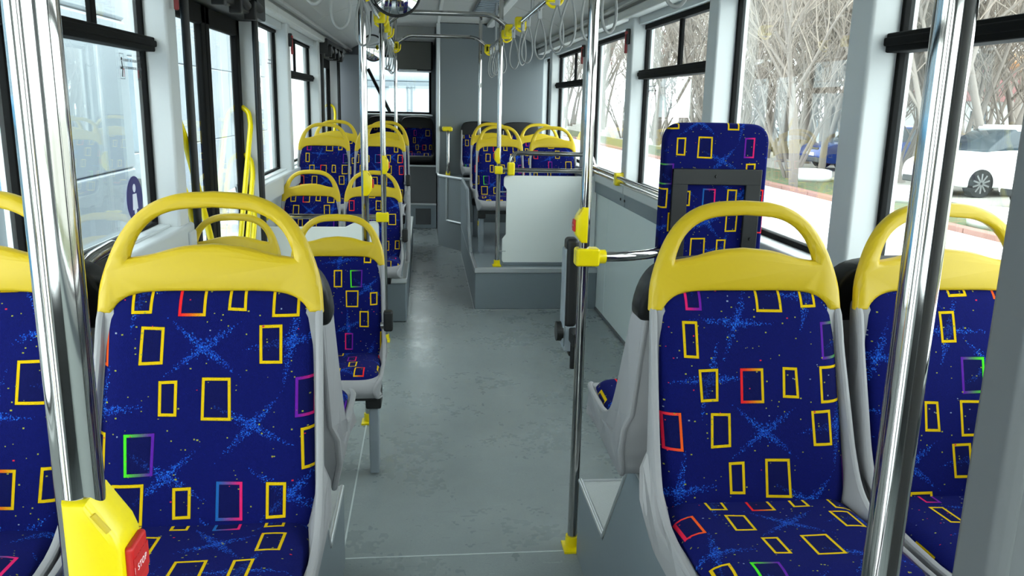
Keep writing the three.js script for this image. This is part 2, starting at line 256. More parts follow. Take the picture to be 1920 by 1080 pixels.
sticker(false, -3.3, 1.655, 0.24, 0.1, false, winL2, 'exit_sticker'); sticker(true, -5.03, 1.655, 0.2, 0.085, true, scene.getObjectByName('window_3'), 'exit_sticker');
sticker(false, -6.15, 1.8, 0.2, 0.085, false, winL3, 'exit_sticker');
const personTex = canvasTex(256, 256, (c) => { c.fillStyle = '#e8eaf4'; c.fillRect(0, 0, 256, 256); c.fillStyle = '#171068'; c.fillRect(0, 0, 256, 256); c.fillStyle = '#eceefa'; c.beginPath(); c.arc(128, 68, 24, 0, 7); c.fill(); c.beginPath(); c.moveTo(96, 100); c.lineTo(160, 100); c.lineTo(172, 190); c.lineTo(150, 190); c.lineTo(146, 235); c.lineTo(110, 235); c.lineTo(106, 190); c.lineTo(84, 190); c.closePath(); c.fill(); });
for (const [z, w] of [[-3.23, winL2], [-5.41, winL3]]) { const g = new THREE.CylinderGeometry(0.085, 0.085, 0.001, 40); g.rotateX(Math.PI / 2); g.rotateZ(0); const p = g.attributes.position, uv = g.attributes.uv; for (let i = 0; i < p.count; i++) uv.setXY(i, p.getX(i) / 0.17 + 0.5, p.getY(i) / 0.17 + 0.5); g.rotateY(Math.PI / 2); const m = M('person_sticker', g, std({ map: personTex, roughness: 0.5 }), w); m.position.set(-1.096, 1.17, z); }

// doors
function doorPair(n, zc0, zc1, label, handles) {
  const o = struct('door_' + n, label, 'door'); o.name = 'door_' + n; const mid = (zc0 + zc1) / 2, x0 = -1.125, x1 = -1.085;
  [[zc0, mid - 0.004], [mid + 0.004, zc1]].forEach(([a, b], k) => {
    const leaf = new THREE.Group(); leaf.name = 'door_leaf'; o.add(leaf); const e = 0.085;
    M('leaf_frame', merge([bx(x0, x1, 0.02, 2.0, a, a + (k ? 0.075 : e), 0.01), bx(x0, x1, 0.02, 2.0, b - (k ? 0.03 : 0.075), b, 0.01), bx(x0, x1, 0.02, 0.12, a, b, 0.01), bx(x0, x1, 1.9, 2.0, a, b, 0.01)]), mat.rubber, leaf);
    M('door_glass', bx(-1.108, -1.102, 0.1, 1.92, a + 0.06, b - 0.02, 0), mat.glass, leaf);
    const far = k === 0, zt = far ? a + 0.03 : b - 0.03, d = far ? 1 : -1;                 // rails fall from the hinge side to the middle
    handles.forEach(([yt, yb, len]) => M('handrail', bend([[-1.085, yt, zt], [-1.045, yt - 0.03, zt + d * 0.01], [-1.03, yt - 0.1, zt + d * 0.04], [-1.03, yb, zt + d * len], [-1.085, yb - 0.05, zt + d * (len + 0.03)]], 0.015, 0.04), mat.yellowGloss, leaf));
    M('door_shaft', cyl(far ? -0.982 : -0.998, far ? a + 0.07 : b - 0.09, 0.0, 2.02, 0.0175, 0.0175, 18), mat.black, leaf);
  });
  const h = M('door_header', bx(-1.148, -0.93, 1.99, 2.13, zc0, zc1, 0.01), mat.black, o);
  for (let i = 0; i < 4; i++) { const z = zc0 + (i + 0.6) * (zc1 - zc0) / 4.4; M('actuator', rod([-0.92, 2.04 - 0.02 * (i % 2), z], [-0.92, 2.06, z + 0.2], 0.022, 10), mat.darkGrey, h); M('bracket', bx(-0.96, -0.9, 1.96, 2.06, z + 0.2, z + 0.25, 0.006), mat.black, h); }
  return o;
}
doorPair(1, -5.155, -3.615, 'black framed double passenger door with yellow handrails', [[1.5, 0.72, 0.5], [1.22, 0.45, 0.46], [0.95, 0.3, 0.4]]);
doorPair(2, -9.86, -8.3, 'distant black double door near the rear of the bus', [[1.5, 0.8, 0.45], [1.2, 0.5, 0.42]]);
doorPair(3, -0.1, 1.4, 'front passenger door beside the driver', [[1.4, 0.7, 0.5]]);

// front and rear ends
const wallF = struct('wall_front', 'front end of the bus under the windscreen', 'wall');
M('dashboard_wall', bx(-1.15, 1.435, -0.3, 0.75, ZF, ZF + 0.1, 0.004), mat.greyDark, wallF); M('side_plate', bx(XR, 1.43, 1.0, 2.1, 1.3, ZF, 0.004), mat.greyDark, wallR); M('side_plate', bx(-1.145, XL, 1.0, 2.1, 1.42, ZF, 0.004), mat.greyDark, wallL);
M('header', bx(-1.15, 1.435, 2.0, 2.5, ZF, ZF + 0.1, 0.004), mat.wall, wallF);
for (const x of [-1.1, 1.385]) M('pillar', bx(x - 0.05, x + 0.05, 0.7, 2.2, ZF - 0.05, ZF + 0.1, 0.01), mat.pillar, wallF);
{ const w = struct('window_' + (++winN), 'large windscreen behind the camera', 'window'); w.name = 'window_' + winN; M('pane', bx(-1.05, 1.335, 0.74, 2.16, ZF + 0.04, ZF + 0.046, 0), mat.glass, w); }
const wallB = struct('wall_rear', 'rear end wall of the bus with a window and grey panels', 'wall');
M('wall_panel', bx(-1.15, 1.435, -0.3, 1.4, ZB - 0.1, ZB, 0.004), mat.cabinet, wallB); M('wall_panel', bx(-1.15, 1.435, 2.12, 2.5, ZB - 0.1, ZB, 0.004), mat.cabinet, wallB);
M('wall_panel', bx(-1.15, -0.86, 1.38, 2.14, ZB - 0.1, ZB, 0.004), mat.cabinet, wallB); M('wall_panel', bx(0.075, 1.435, 1.38, 2.14, ZB - 0.1, ZB, 0.004), mat.cabinet, wallB);
M('window_trim', bx(-0.86, 0.1, 1.37, 1.4, ZB, ZB + 0.05, 0.01), mat.alu, wallB);
{
  const w = struct('window_' + (++winN), 'rear window at the end of the aisle', 'window'); w.name = 'window_' + winN; M('pane', bx(-0.88, 0.09, 1.38, 2.14, ZB - 0.05, ZB - 0.044, 0), mat.glass, w);
  M('gasket', merge([bx(-0.87, 0.08, 1.395, 1.425, ZB - 0.06, ZB + 0.01, 0.005), bx(-0.87, 0.08, 2.1, 2.13, ZB - 0.06, ZB + 0.01, 0.005), bx(0.05, 0.08, 1.4, 2.12, ZB - 0.06, ZB + 0.01, 0.005), bx(-0.87, -0.84, 1.4, 2.12, ZB - 0.06, ZB + 0.01, 0.005)]), mat.rubber, w);
  M('stay_bar', rod([-0.72, 1.95, ZB + 0.05], [-0.45, 1.42, ZB + 0.05], 0.022, 8), mat.black, w);
}
// ---------- platforms and cabinets ----------
function platform(name, label, parts) { const o = thing(name, label, 'platform'); for (const [n, g, m] of parts) M(n, g, m, o); return o; }
platform('seat_platform', 'raised grey seat platform behind the white partition on the right', [
  ['body', bx(0.378, XR, 0, 0.3, -8.6, -6.11, 0.006), mat.grey], ['top', bx(0.385, XR, 0.3, 0.323, -8.6, -6.12, 0.003), mat.grey],
  ['edge_trim', bx(0.372, XR, 0.288, 0.328, -6.13, -6.1, 0.005), mat.alu], ['edge_trim', bx(0.37, 0.4, 0.29, 0.327, -8.5, -6.12, 0.005), mat.alu],
  ['side_guard', sidePrism([[-6.75, 0.31], [-7.2, 0.48], [-7.5, 0.78], [-8.5, 0.78], [-8.5, 0.31]], 0.368, 0.39, 0.005), mat.grey], ['guard_trim', sweep(fillet([[-6.75, 0.32], [-7.2, 0.485], [-7.5, 0.785], [-8.5, 0.785]].map(([z, y]) => V(0.385, y, z)), 0.05, 3), 0.012, 8), mat.leg]]);
platform('seat_platform', 'raised grey seat platform on the left behind the door', [
  ['body', bx(XL, -0.135, 0, 0.3, -9.0, -5.74, 0.01), mat.grey], ['top', bx(XL, -0.14, 0.3, 0.323, -9.0, -5.75, 0.003), mat.grey], ['edge_trim', bx(XL, -0.13, 0.286, 0.327, -5.77, -5.73, 0.008), mat.alu], ['edge_trim', bx(-0.165, -0.128, 0.29, 0.327, -9.0, -5.76, 0.006), mat.alu],
  ['side_guard', bx(-0.15, -0.122, 0.3, 0.86, -6.9, -6.35, 0.012), mat.shell]]);
// front wheel boxes: low tread, slope, high deck under the back to back seats
const wheelProfile = [[-2.58, 0], [-2.58, 0.272], [-2.2, 0.272], [-1.93, 0.64], [-1.4, 0.64], [-1.33, 0.3], [-0.75, 0.3], [-0.75, 0]];
for (const [x0, x1, label] of [[0.53, XR, 'grey wheel box under the front right seats'], [XL, -0.275, 'grey wheel box under the front left seats']]) {
  const o = thing('wheel_box', label, 'platform'), e = x0 > 0 ? x0 : x1 - 0.05;
  M('body', sidePrism(wheelProfile, x0, x1, 0.004), mat.grey, o); M('tread', bx(x0 + 0.01, x1 - 0.01, 0.27, 0.282, -2.575, -2.21, 0.003), mat.tread, o);
  const path = [[-2.585, 0.278], [-2.205, 0.278], [-1.935, 0.647], [-1.4, 0.647]], xe = x0 > 0 ? x0 + 0.006 : x1 - 0.006;
  M('edge_trim', sweep(fillet(path.map(([z, y]) => V(xe, y, z)), 0.01, 2), 0.0095, 8), mat.alu, o);
  M('edge_trim', rod([x0 + 0.008, 0.279, -2.575], [x1 - 0.008, 0.279, -2.575], 0.008, 8), mat.alu, o);
}
// engine cabinet at the rear right
{
  const o = thing('engine_cabinet', 'tall grey cabinet filling the rear right corner', 'cabinet', [0.7, 0, -9.2]); const q = (g) => g.translate(-0.7, 0, 9.2);
  M('tower', q(bx(0.15, XR - 0.01, 0.75, 2.4, -10.85, -9.3, 0.012)), mat.cabinet, o);
  M('corner_trim', q(bx(0.12, 0.165, 0.77, 2.4, -9.34, -9.275, 0.012)), mat.alu, o);
  const pod = new THREE.Shape([[0.15, 10.8], [0.15, 9.03], [0.4, 8.62], [XR - 0.02, 8.62], [XR - 0.02, 10.8]].map(([x, z]) => new THREE.Vector2(x, z)));
  const pg = new THREE.ExtrudeGeometry(pod, { depth: 0.77, bevelEnabled: false }); pg.rotateX(-Math.PI / 2); M('podium', boxUV(q(pg)), mat.cabinet, o);
  M('ledge_trim', q(bend([[0.145, 0.775, -9.3], [0.145, 0.775, -9.025], [0.4, 0.775, -8.605], [1.2, 0.775, -8.605]], 0.016, 0.03, 8)), mat.alu, o);
  const dx = 0.25, dz = 0.41, L = Math.hypot(dx, dz), nx = -dz / L, nz = dx / L, pt = (t, y) => [0.15 + dx * t + nx * 0.004, y, -9.03 + dz * t + nz * 0.004];
  M('inset_trim', q(bend([pt(0.35, 0.77), pt(0.35, 0.3), pt(0.98, 0.3)], 0.014, 0.01, 8)), mat.alu, o);
}
{
  const o = thing('rear_bench', 'raised rear bench box with ventilation grille', 'bench', [-0.45, 0, -10.3]); const q = (g) => g.translate(0.45, 0, 10.3);
  M('upper_panel', q(bx(XL + 0.01, 0.14, 0.3, 0.78, -10.88, -10.34, 0.006)), mat.greyDark, o); M('step_panel', q(bx(XL + 0.01, 0.14, 0, 0.3, -10.88, -10.28, 0.006)), mat.grey, o);
  M('top_trim', q(bx(XL + 0.01, 0.14, 0.765, 0.79, -10.37, -10.325, 0.005)), mat.alu, o); M('step_trim', q(bx(XL + 0.01, 0.14, 0.292, 0.318, -10.31, -10.27, 0.005)), mat.alu, o);
  M('speaker_grille', q(bx(-0.12, 0.07, 0.05, 0.25, -10.282, -10.274, 0.003)), mat.grille, o);
}
{
  const o = thing('rear_side_panel', 'tall grey panel in the rear left corner beyond the door', 'panel', [-0.86, 0, -10.3]);
  M('panel', bx(-0.175, 0.13, 0.79, 2.1, -0.55, 0.02, 0.02), mat.cabinet, o); M('edge_trim', bx(0.125, 0.145, 0.79, 2.1, -0.01, 0.03, 0.006), mat.greyDark, o);
}
{
  const o = thing('display_box', 'dark grey flat box hanging above the rear window', 'box', [-0.115, 1.92, -10.5]);
  M('case', bx(-0.24, 0.21, 0.0, 0.36, -0.35, 0.25, 0.03), mat.black, o); M('front_plate', bx(-0.215, 0.19, 0.015, 0.34, 0.24, 0.262, 0.02), mat.olive, o); M('label_plate', bx(-0.2, 0.02, -0.004, 0.014, 0.255, 0.268, 0.002), mat.white, o);
  M('hanger', bx(-0.26, 0.235, 0.34, 0.5, -0.35, 0.6, 0.02), mat.ceiling, o);
}
// driver's cab partition beside the right pole
{
  const o = thing('cab_partition', 'plain grey driver cab partition at the right edge', 'partition', [0.9, 0, -0.56]);
  M('panel', bx(-0.437, 0.42, 0, 2.1, -0.04, 0.0, 0.012), mat.greyDark, o); M('edge_strip', bx(-0.442, -0.42, 0, 2.1, -0.044, 0.004, 0.008), mat.greyDark, o);
}

// ---------- seats ----------
const zc = (h) => h < 0.38 ? 0.006 - 0.33 * h : -0.1194 - 0.25 * (h - 0.38);
const flare = (h) => 1 + 0.05 * Math.max(0, Math.min(1, 1 - h / 0.38));
const CR = 0.45;                                                    // crease height over the seat's base
const shellProfile = smooth([[zc(0.4), 0.4], [zc(0.3), 0.3], [zc(0.2), 0.2], [zc(0.1), 0.1], [zc(0.03), 0.03], [0.04, -0.012], [0.12, -0.01], [0.22, 0], [0.31, 0.008], [0.36, 0], [0.385, -0.03], [0.37, -0.06], [0.3, -0.08], [0.18, -0.095], [0.05, -0.108], [-0.03, -0.1], [-0.075, -0.02], [-0.105, 0.1], [-0.138, 0.25], [-0.165, 0.36], [-0.163, 0.402]], 72);
const wingProfile = smooth([[zc(0.39) + 0.006, 0.39], [zc(0.3) + 0.014, 0.3], [zc(0.2) + 0.022, 0.2], [zc(0.1) + 0.032, 0.1], [0.045, 0.045], [0.11, 0.016], [0.24, 0.01], [0.32, 0.012], [0.37, 0.0], [0.39, -0.025], [0.372, -0.062], [0.3, -0.082], [0.18, -0.098], [0.05, -0.112], [-0.035, -0.104], [-0.08, -0.02], [-0.108, 0.1], [-0.14, 0.25], [-0.166, 0.36], [-0.158, 0.39]], 72);
const shellGeo = (() => {
  const g = merge([sidePrism(shellProfile, -0.2, 0.2, 0.011), sidePrism(wingProfile, -0.2045, -0.19, 0.006), sidePrism(wingProfile, 0.19, 0.2045, 0.006)]), p = g.attributes.position;
  for (let i = 0; i < p.count; i++) { const z = p.getZ(i), y = p.getY(i); let k = flare(y); if (y > 0.06) k -= 0.07 * Math.max(0, Math.min(1, (zc(y) - 0.004 - z) / 0.05)); if (z > 0.29) k -= 0.14 * ((z - 0.29) / 0.1) ** 2; if (y < -0.02 && z < 0.3) k -= 0.1 * Math.min(1, (-0.02 - y) / 0.09); p.setX(i, p.getX(i) * k); }
  g.translate(0, CR, 0); return toCreasedNormals(g, 0.6);
})();
function grid(nu, nv, f, uvf) {
  const pos = [], uv = [], idx = [];
  for (let j = 0; j <= nv; j++) for (let i = 0; i <= nu; i++) { const [x, y, z] = f(i / nu * 2 - 1, j / nv); pos.push(x, y, z); uv.push(...uvf(x, i / nu * 2 - 1, j / nv)); }
  for (let j = 0; j < nv; j++) for (let i = 0; i < nu; i++) { const a = j * (nu + 1) + i, b = a + nu + 1; idx.push(a, a + 1, b, a + 1, b + 1, b); }
  const g = new THREE.BufferGeometry(); g.setAttribute('position', new THREE.Float32BufferAttribute(pos, 3)); g.setAttribute('uv', new THREE.Float32BufferAttribute(uv, 2)); g.setIndex(idx); g.computeVertexNormals(); return g;
}
const ease = (s) => Math.sign(s) * (1 - (1 - Math.abs(s)) ** 1.6);
function backPad(dx, dh, top = 0.424) {                              // (dx, dh) shift the cut of the cloth, in metres
  const hw = (h) => { let w = 0.1885 * flare(h); if (h > top - 0.055) { const t = (h - top + 0.055) / 0.055; w -= 0.05 * (1 - Math.sqrt(Math.max(0, 1 - t * t))); } if (h < 0.03) w -= 0.008 * Math.min(1, 1 - h / 0.03); return w; };
  const H = (v) => -0.02 + (top + 0.02) * (ease(v * 2 - 1) + 1) / 2;
  return grid(24, 34, (s, v) => {
    s = ease(s); const h = H(v), q = (h + 0.02) / (top + 0.02), e = (1 - Math.abs(s) ** 7) * (1 - q ** 16);
    return [s * hw(h), CR + h, zc(h) - 0.012 + 0.03 * Math.sqrt(Math.max(0, e)) + 0.014 * s * s * e * (1 - q) + 0.004 * Math.sin(q * 3.14)];
  }, (x, s, v) => [0.5 + (x - dx) / FW, (H(v) + dh) / FH]);
}
function seatPad(dx, dh) {
  const L = 0.376, D = (v) => L * (1 - (ease(v * 2 - 1) + 1) / 2);
  return grid(24, 28, (s, v) => {
    s = ease(s); const d = D(v), q = d / L, z = -0.015 + d, e = (1 - Math.abs(s) ** 7) * (1 - q ** 12); let w = 0.197; if (z > 0.28) w -= 0.035 * ((z - 0.28) / 0.08) ** 2; if (q < 0.1) w -= 0.01 * (1 - q / 0.1);
    let y = -0.02 + 0.06 * z + 0.036 * Math.sqrt(Math.max(0, e)) + 0.01 * s * s * e; if (z > 0.28) y -= 0.032 * ((z - 0.28) / 0.08) ** 2;
    return [s * w, CR + y, z];
  }, (x, s, v) => [0.5 + (x - dx) / FW, (dh - D(v)) / FH]);
}
// yellow head piece: plate with ears and an arched grab loop
const handleGeo = (() => {
  const half = (a) => a.concat(a.slice().reverse().map(([x, y]) => [-x, y]));
  const b = 0.0105, spl = (a, n) => new THREE.CatmullRomCurve3(a.map(([x, y]) => V(x, y, 0)), false, 'centripetal').getPoints(n).map((p) => [p.x, p.y]);
  const outerR = spl([[0.2035, 0.38], [0.199, 0.43], [0.186, 0.475], [0.168, 0.516], [0.142, 0.552], [0.108, 0.578], [0.065, 0.593], [0, 0.598]], 26);
  const lowR = spl([[0, 0.42], [0.08, 0.42], [0.125, 0.417], [0.152, 0.409], [0.17, 0.395], [0.18, 0.38]], 16);
  const outline = outerR.concat(outerR.slice(0, -1).reverse().map(([x, y]) => [-x, y])).concat(lowR.slice().reverse().map(([x, y]) => [-x, y])).concat(lowR.slice(1));
  const s = new THREE.Shape(outline.map(([x, y]) => new THREE.Vector2(x, y)));
  const up = spl([[0.152, 0.478], [0.147, 0.496], [0.133, 0.525], [0.108, 0.55], [0.07, 0.566], [0, 0.572]], 18), lo = spl([[0, 0.502], [0.06, 0.496], [0.11, 0.483], [0.152, 0.476]], 14);
  const hole = up.concat(up.slice(0, -1).reverse().map(([x, y]) => [-x, y])).concat(lo.slice().reverse().map(([x, y]) => [-x, y])).concat(lo.slice(1, -1));
  s.holes.push(new THREE.Path(hole.map(([x, y]) => new THREE.Vector2(x, y))));
  let g = new THREE.ExtrudeGeometry(s, { depth: 0.01, bevelEnabled: true, bevelThickness: b, bevelSize: b, bevelOffset: -b * 0.85, bevelSegments: 5 }); const p = g.attributes.position;
  for (let i = 0; i < p.count; i++) { const h = p.getY(i); p.setZ(i, p.getZ(i) - 0.01 - 0.1194 - 0.25 * (h - 0.38)); p.setY(i, h + CR); }
  return toCreasedNormals(boxUV(g), 0.7);
})();
const capGeo = (() => {
  const o = smooth([[0.196, 0.33], [0.204, 0.34], [0.196, 0.41], [0.17, 0.448], [0.11, 0.464], [0, 0.468], [-0.11, 0.464], [-0.17, 0.448], [-0.196, 0.41], [-0.204, 0.34], [-0.196, 0.33], [-0.1, 0.328], [0, 0.328], [0.1, 0.328]], 56);
  const s = new THREE.Shape(o.map(([x, y]) => new THREE.Vector2(x, y))); const g = new THREE.ExtrudeGeometry(s, { depth: 0.05, bevelEnabled: true, bevelThickness: 0.012, bevelSize: 0.012, bevelOffset: -0.008, bevelSegments: 4 }), p = g.attributes.position;
  for (let i = 0; i < p.count; i++) { const h = p.getY(i); p.setZ(i, p.getZ(i) - 0.05 - 0.104 - 0.3 * (h - 0.33)); p.setY(i, h + CR); }
  return toCreasedNormals(boxUV(g), 0.7);
})();
const legGeo = sidePrism([[0.145, 0.0], [0.225, 0.0], [0.24, 0.15], [0.23, 0.3], [0.22, 0.32], [0.15, 0.32], [0.135, 0.2]], -0.02, 0.02, 0.006);
const padVariants = [[0, -0.022, 0, 0.06], [0.03, 0.15, 0.03, 0.43], [0.12, 0.3, 0.1, 0.2], [-0.11, 0.22, 0.06, 0.6], [0.2, 0.5, -0.1, 0.35], [-0.06, 0.42, 0.16, 0.1]].map(([a, b, c, d]) => [backPad(a, b), seatPad(c, d), backPad(a, b, 0.34)]);
function seat(label, x, y, z, { turn = 0, variant = 0, cap = false, support = 'block', arm = 0, legSide = 1, group, shell = mat.shell } = {}) {
  const o = thing('bus_seat', label, 'seat', [x, y, z], turn, group), [bp, sp, bpShort] = padVariants[variant];
  M('shell', shellGeo, shell, o); M('back_pad', cap ? bpShort : bp, mat.cloth, o); M('seat_pad', sp, mat.cloth, o);
  cap ? M('top_cap', capGeo, mat.black, o) : M('grab_handle', handleGeo, mat.yellow, o);
  if (support === 'leg') {
    const l = M('leg', legGeo, mat.leg, o); l.position.set(legSide * 0.17, 0, 0); M('leg_bracket', bx(legSide * 0.17 - 0.032, legSide * 0.17 + 0.032, 0.295, 0.37, 0.13, 0.25, 0.008), mat.darkGrey, o); M('seat_frame', bx(-0.19, 0.19, 0.335, 0.368, -0.02, 0.26, 0.006), mat.darkGrey, o);
  } else if (support) M('mount', bx(-0.13, 0.13, support, 0.37, -0.04, 0.22, 0.006), mat.darkGrey, o);
  if (arm) { const a = M('armrest', bx(arm * 0.205, arm * 0.245, CR + 0.12, CR + 0.21, 0.0, 0.05, 0.01), mat.darkGrey, o); M('hinge', cyl(0, 0, 0, 0.05, 0.014).rotateZ(Math.PI / 2).translate(arm * 0.19 + (arm > 0 ? 0.05 : 0), CR + 0.135, -0.01), mat.steel, a); }
  return o;
}
const E = 0.12;
seat('front right aisle seat with blue patterned cloth, facing the camera', 0.661, 0.315, -1.585 + E, { variant: 1, support: 0.326 });
seat('front right window seat, half hidden behind the near chrome pole', 1.104, 0.315, -1.585 + E, { variant: 3, support: 0.326 });
seat('large front left aisle seat, nearest whole seat with yellow handle', -0.398, 0.328, -1.535 + E, { variant: 0, support: 0.313 });
seat('front left window seat cut by the left picture edge', -0.836, 0.328, -1.535 + E, { variant: 2, support: 0.313 });
seat('black capped seat turned away behind the front right aisle seat', 0.672, 0.315, -1.86, { turn: Math.PI, cap: true, variant: 4, support: 0.326 });
seat('black capped seat turned away behind the front right window seat', 1.1, 0.315, -1.86, { turn: Math.PI, cap: true, variant: 5, support: 0.326 });
seat('black capped seat turned away behind the front left aisle seat', -0.4, 0.322, -1.81, { turn: Math.PI, cap: true, variant: 4, support: 0.318 });
seat('black capped seat turned away behind the front left window seat', -0.825, 0.322, -1.81, { turn: Math.PI, cap: true, variant: 2, support: 0.318 });
seat('low left aisle seat by the door with grey leg and armrest', -0.385, 0.01, -3.6 + E, { variant: 4, support: 'leg', arm: 1 });
seat('low left window seat by the door, seen through the front handle', -0.832, 0.01, -3.6 + E, { variant: 5, support: 'leg', legSide: -1 });
seat('left aisle seat behind the low white partition', -0.367, 0.02, -5.87 + E, { variant: 2, support: 0.306, arm: 1 });
seat('left window seat behind the low white partition', -0.8, 0.02, -5.87 + E, { variant: 0, support: 0.306 });
seat('raised left aisle seat in the first platform row', -0.36, 0.325, -6.75 + E, { variant: 5, support: 'leg', arm: 1 });
seat('raised left window seat in the first platform row', -0.805, 0.325, -6.75 + E, { variant: 1, support: 'leg', legSide: -1 });
seat('raised left aisle seat in the second platform row', -0.35, 0.33, -7.6 + E, { variant: 3, support: 'leg' });
seat('raised left window seat in the second platform row', -0.8, 0.33, -7.6 + E, { variant: 4, support: 'leg', legSide: -1 });
seat('raised right aisle seat beside the white partition', 0.637, 0.323, -7.1 + E, { variant: 0, support: 'leg', legSide: -1 });
seat('raised right window seat behind the white partition', 1.1, 0.323, -7.1 + E, { variant: 2, support: 'leg' });
seat('raised right aisle seat in the second platform row', 0.637, 0.326, -7.95 + E, { variant: 3, support: 'leg', legSide: -1 });
seat('raised right window seat in the second platform row', 1.1, 0.326, -7.95 + E, { variant: 1, support: 'leg' });
seat('black capped seat against the rear right cabinet, beside the handrail', 0.6, 0.435, -9.08, { cap: true, variant: 5, support: 0 });
seat('black capped seat against the rear right cabinet, by the window', 1.06, 0.435, -9.08, { cap: true, variant: 4, support: 0 });
seat('dark rear bench seat at the end of the aisle', -0.1, 0.45, -10.62, { cap: true, variant: 2, support: 0, shell: mat.darkGrey });
seat('dark rear bench seat behind the left raised rows', -0.522, 0.45, -10.62, { cap: true, variant: 0, support: 0, shell: mat.darkGrey });

// ---------- wheelchair bay ----------
{
  const o = thing('wheelchair_backrest', 'tall blue cloth wheelchair backrest with black metal frame', 'backrest', [1.01, 0, -2.8]);
  const out = (w, y0, y1, r) => { const s = new THREE.Shape(); s.moveTo(-w, y0); s.lineTo(w, y0); s.lineTo(w * 0.985, y1 - r); s.quadraticCurveTo(w * 0.97, y1, w * 0.97 - r, y1 + 0.002); s.quadraticCurveTo(0, y1 + 0.006, -w * 0.97 + r, y1 + 0.002); s.quadraticCurveTo(-w * 0.97, y1, -w * 0.985, y1 - r); s.closePath(); return s; };
  const g = new THREE.ExtrudeGeometry(out(0.186, 0.52, 1.495, 0.06), { depth: 0.03, bevelEnabled: true, bevelThickness: 0.012, bevelSize: 0.01, bevelOffset: -0.006, bevelSegments: 3, curveSegments: 10 }); g.translate(0, 0, -0.03);
  const p = g.attributes.position, uv = g.attributes.uv; for (let i = 0; i < p.count; i++) uv.setXY(i, p.getX(i) / FW + 0.62, p.getY(i) / FH + 0.3); M('cushion', g, mat.cloth, o);
  const f = 0.055; M('frame', merge([bx(-0.155, -0.155 + f, 0.5, 1.345, 0.008, 0.026, 0.003), bx(0.165 - f, 0.165, 0.5, 1.345, 0.008, 0.026, 0.003), bx(-0.155, 0.165, 1.345 - f, 1.345, 0.008, 0.027, 0.003), bx(-0.155, 0.165, 0.5, 0.5 + f, 0.008, 0.027, 0.003)]), mat.darkGrey, o);
  for (const [x, y] of [[0, 1.32], [0.14, 1.1], [-0.13, 1.1]]) M('bolt', new THREE.CylinderGeometry(0.006, 0.006, 0.006, 10).rotateX(Math.PI / 2).translate(x, y, 0.029), mat.black, o);
  M('foot', bx(-0.12, 0.12, 0, 0.52, -0.02, 0.02, 0.006), mat.darkGrey, o);
}
{
  const o = thing('folding_armrest', 'black padded folding armrest standing upright beside the aisle pole', 'armrest', [0.505, 0.64, -2.76]);
  M('pad', bx(-0.022, 0.022, 0.15, 0.465, -0.035, 0.035, 0.015), mat.black, o); M('arm', bx(-0.028, -0.018, 0.08, 0.43, -0.028, 0.03, 0.006), mat.leg, o); M('bracket', bx(-0.02, 0.03, 0.06, 0.16, -0.02, 0.03, 0.008), mat.leg, o);
  M('pivot', new THREE.CylinderGeometry(0.035, 0.035, 0.022, 24).rotateZ(Math.PI / 2).translate(-0.034, 0.13, 0), mat.darkGrey, o); M('stop', bx(0.0, 0.02, 0.04, 0.1, -0.015, 0.02, 0.006), mat.darkGrey, o); M('post', rod([0.012, 0, 0.03], [0.012, 0.12, 0.03], 0.009, 8), mat.darkGrey, o); M('post_clamp', bx(-0.004, 0.034, 0.1, 0.15, 0.02, 0.115, 0.006), mat.darkGrey, o);
}
// ---------- poles and bars ----------
const stopTex = canvasTex(128, 96, (c) => { c.fillStyle = '#c01a1a'; c.fillRect(0, 0, 128, 96); c.fillStyle = '#f0e8e6'; c.font = 'bold 36px sans-serif'; c.textAlign = 'center'; c.fillText('STOP', 64, 60); });
const PR = 0.0172, CEIL = 2.4;
const boxProfile = [[-0.007, 0], [-0.007, 0.118], [0.012, 0.118], [0.03, 0.09], [0.034, 0.078], [0.034, 0.036], [0.03, 0.024], [0.012, 0]];
function pole(label, x, z, { y0 = 0, y1 = CEIL, boxY = null, side = 1, foot = true, clamps = [] } = {}) {
  const o = thing('grab_pole', label, 'pole', [x, y0, z]); M('tube', cyl(0, 0, 0.0, y1 - y0, PR, PR, 32), mat.chrome, o);
  if (foot) { M('foot_sleeve', cyl(0, 0, 0, 0.045, 0.0255, 0.0235, 20), mat.yellowGloss, o); M('foot_flange', sidePrism([[-0.03, 0], [0.05, 0], [0.05, 0.008], [-0.03, 0.008]], -0.035, 0.03, 0.002), mat.yellowGloss, o); }
  M('ceiling_flange', cyl(0, 0, y1 - y0 - 0.012, y1 - y0, 0.04, 0.04, 20), mat.alu, o);
  if (boxY !== null) {
    const g = prism(side > 0 ? boxProfile : boxProfile.map(([a, b]) => [-a, b]).reverse(), 0.044, 0.006, 3); g.translate(0, boxY - y0, -0.022); const b = M('stop_box', toCreasedNormals(boxUV(g), 0.6), mat.yellowGloss, o);
    const f = new RoundedBoxGeometry(0.007, 0.04, 0.032, 2, 0.003); f.translate(side * 0.0365, boxY - y0 + 0.057, 0); M('stop_button', f, mat.red, b);
    const t = new THREE.BoxGeometry(0.03, 0.02, 0.0006); t.rotateY(side * Math.PI / 2); t.translate(side * 0.0403, boxY - y0 + 0.057, 0); M('stop_print', t, std({ map: stopTex, roughness: 0.4 }), b);
    const dn = rod([side * 0.016, boxY - y0 + 0.108, 0.021], [side * 0.026, boxY - y0 + 0.094, 0.021], 0.0025, 6); M('cover_catch', dn, mat.yellow, b);
  }
  for (const [y, dx] of clamps) M('clamp', bx(-0.03 + Math.min(dx, 0), 0.03 + Math.max(dx, 0), y - y0 - 0.03, y - y0 + 0.03, -0.028, 0.028, 0.008), mat.yellowGloss, o);
  return o;
}
pole('thick near chrome pole at the left edge with stop box', -0.26, -0.6, { boxY: 1.14 });
pole('near chrome pole at the right edge', 0.4505, -0.69, {});
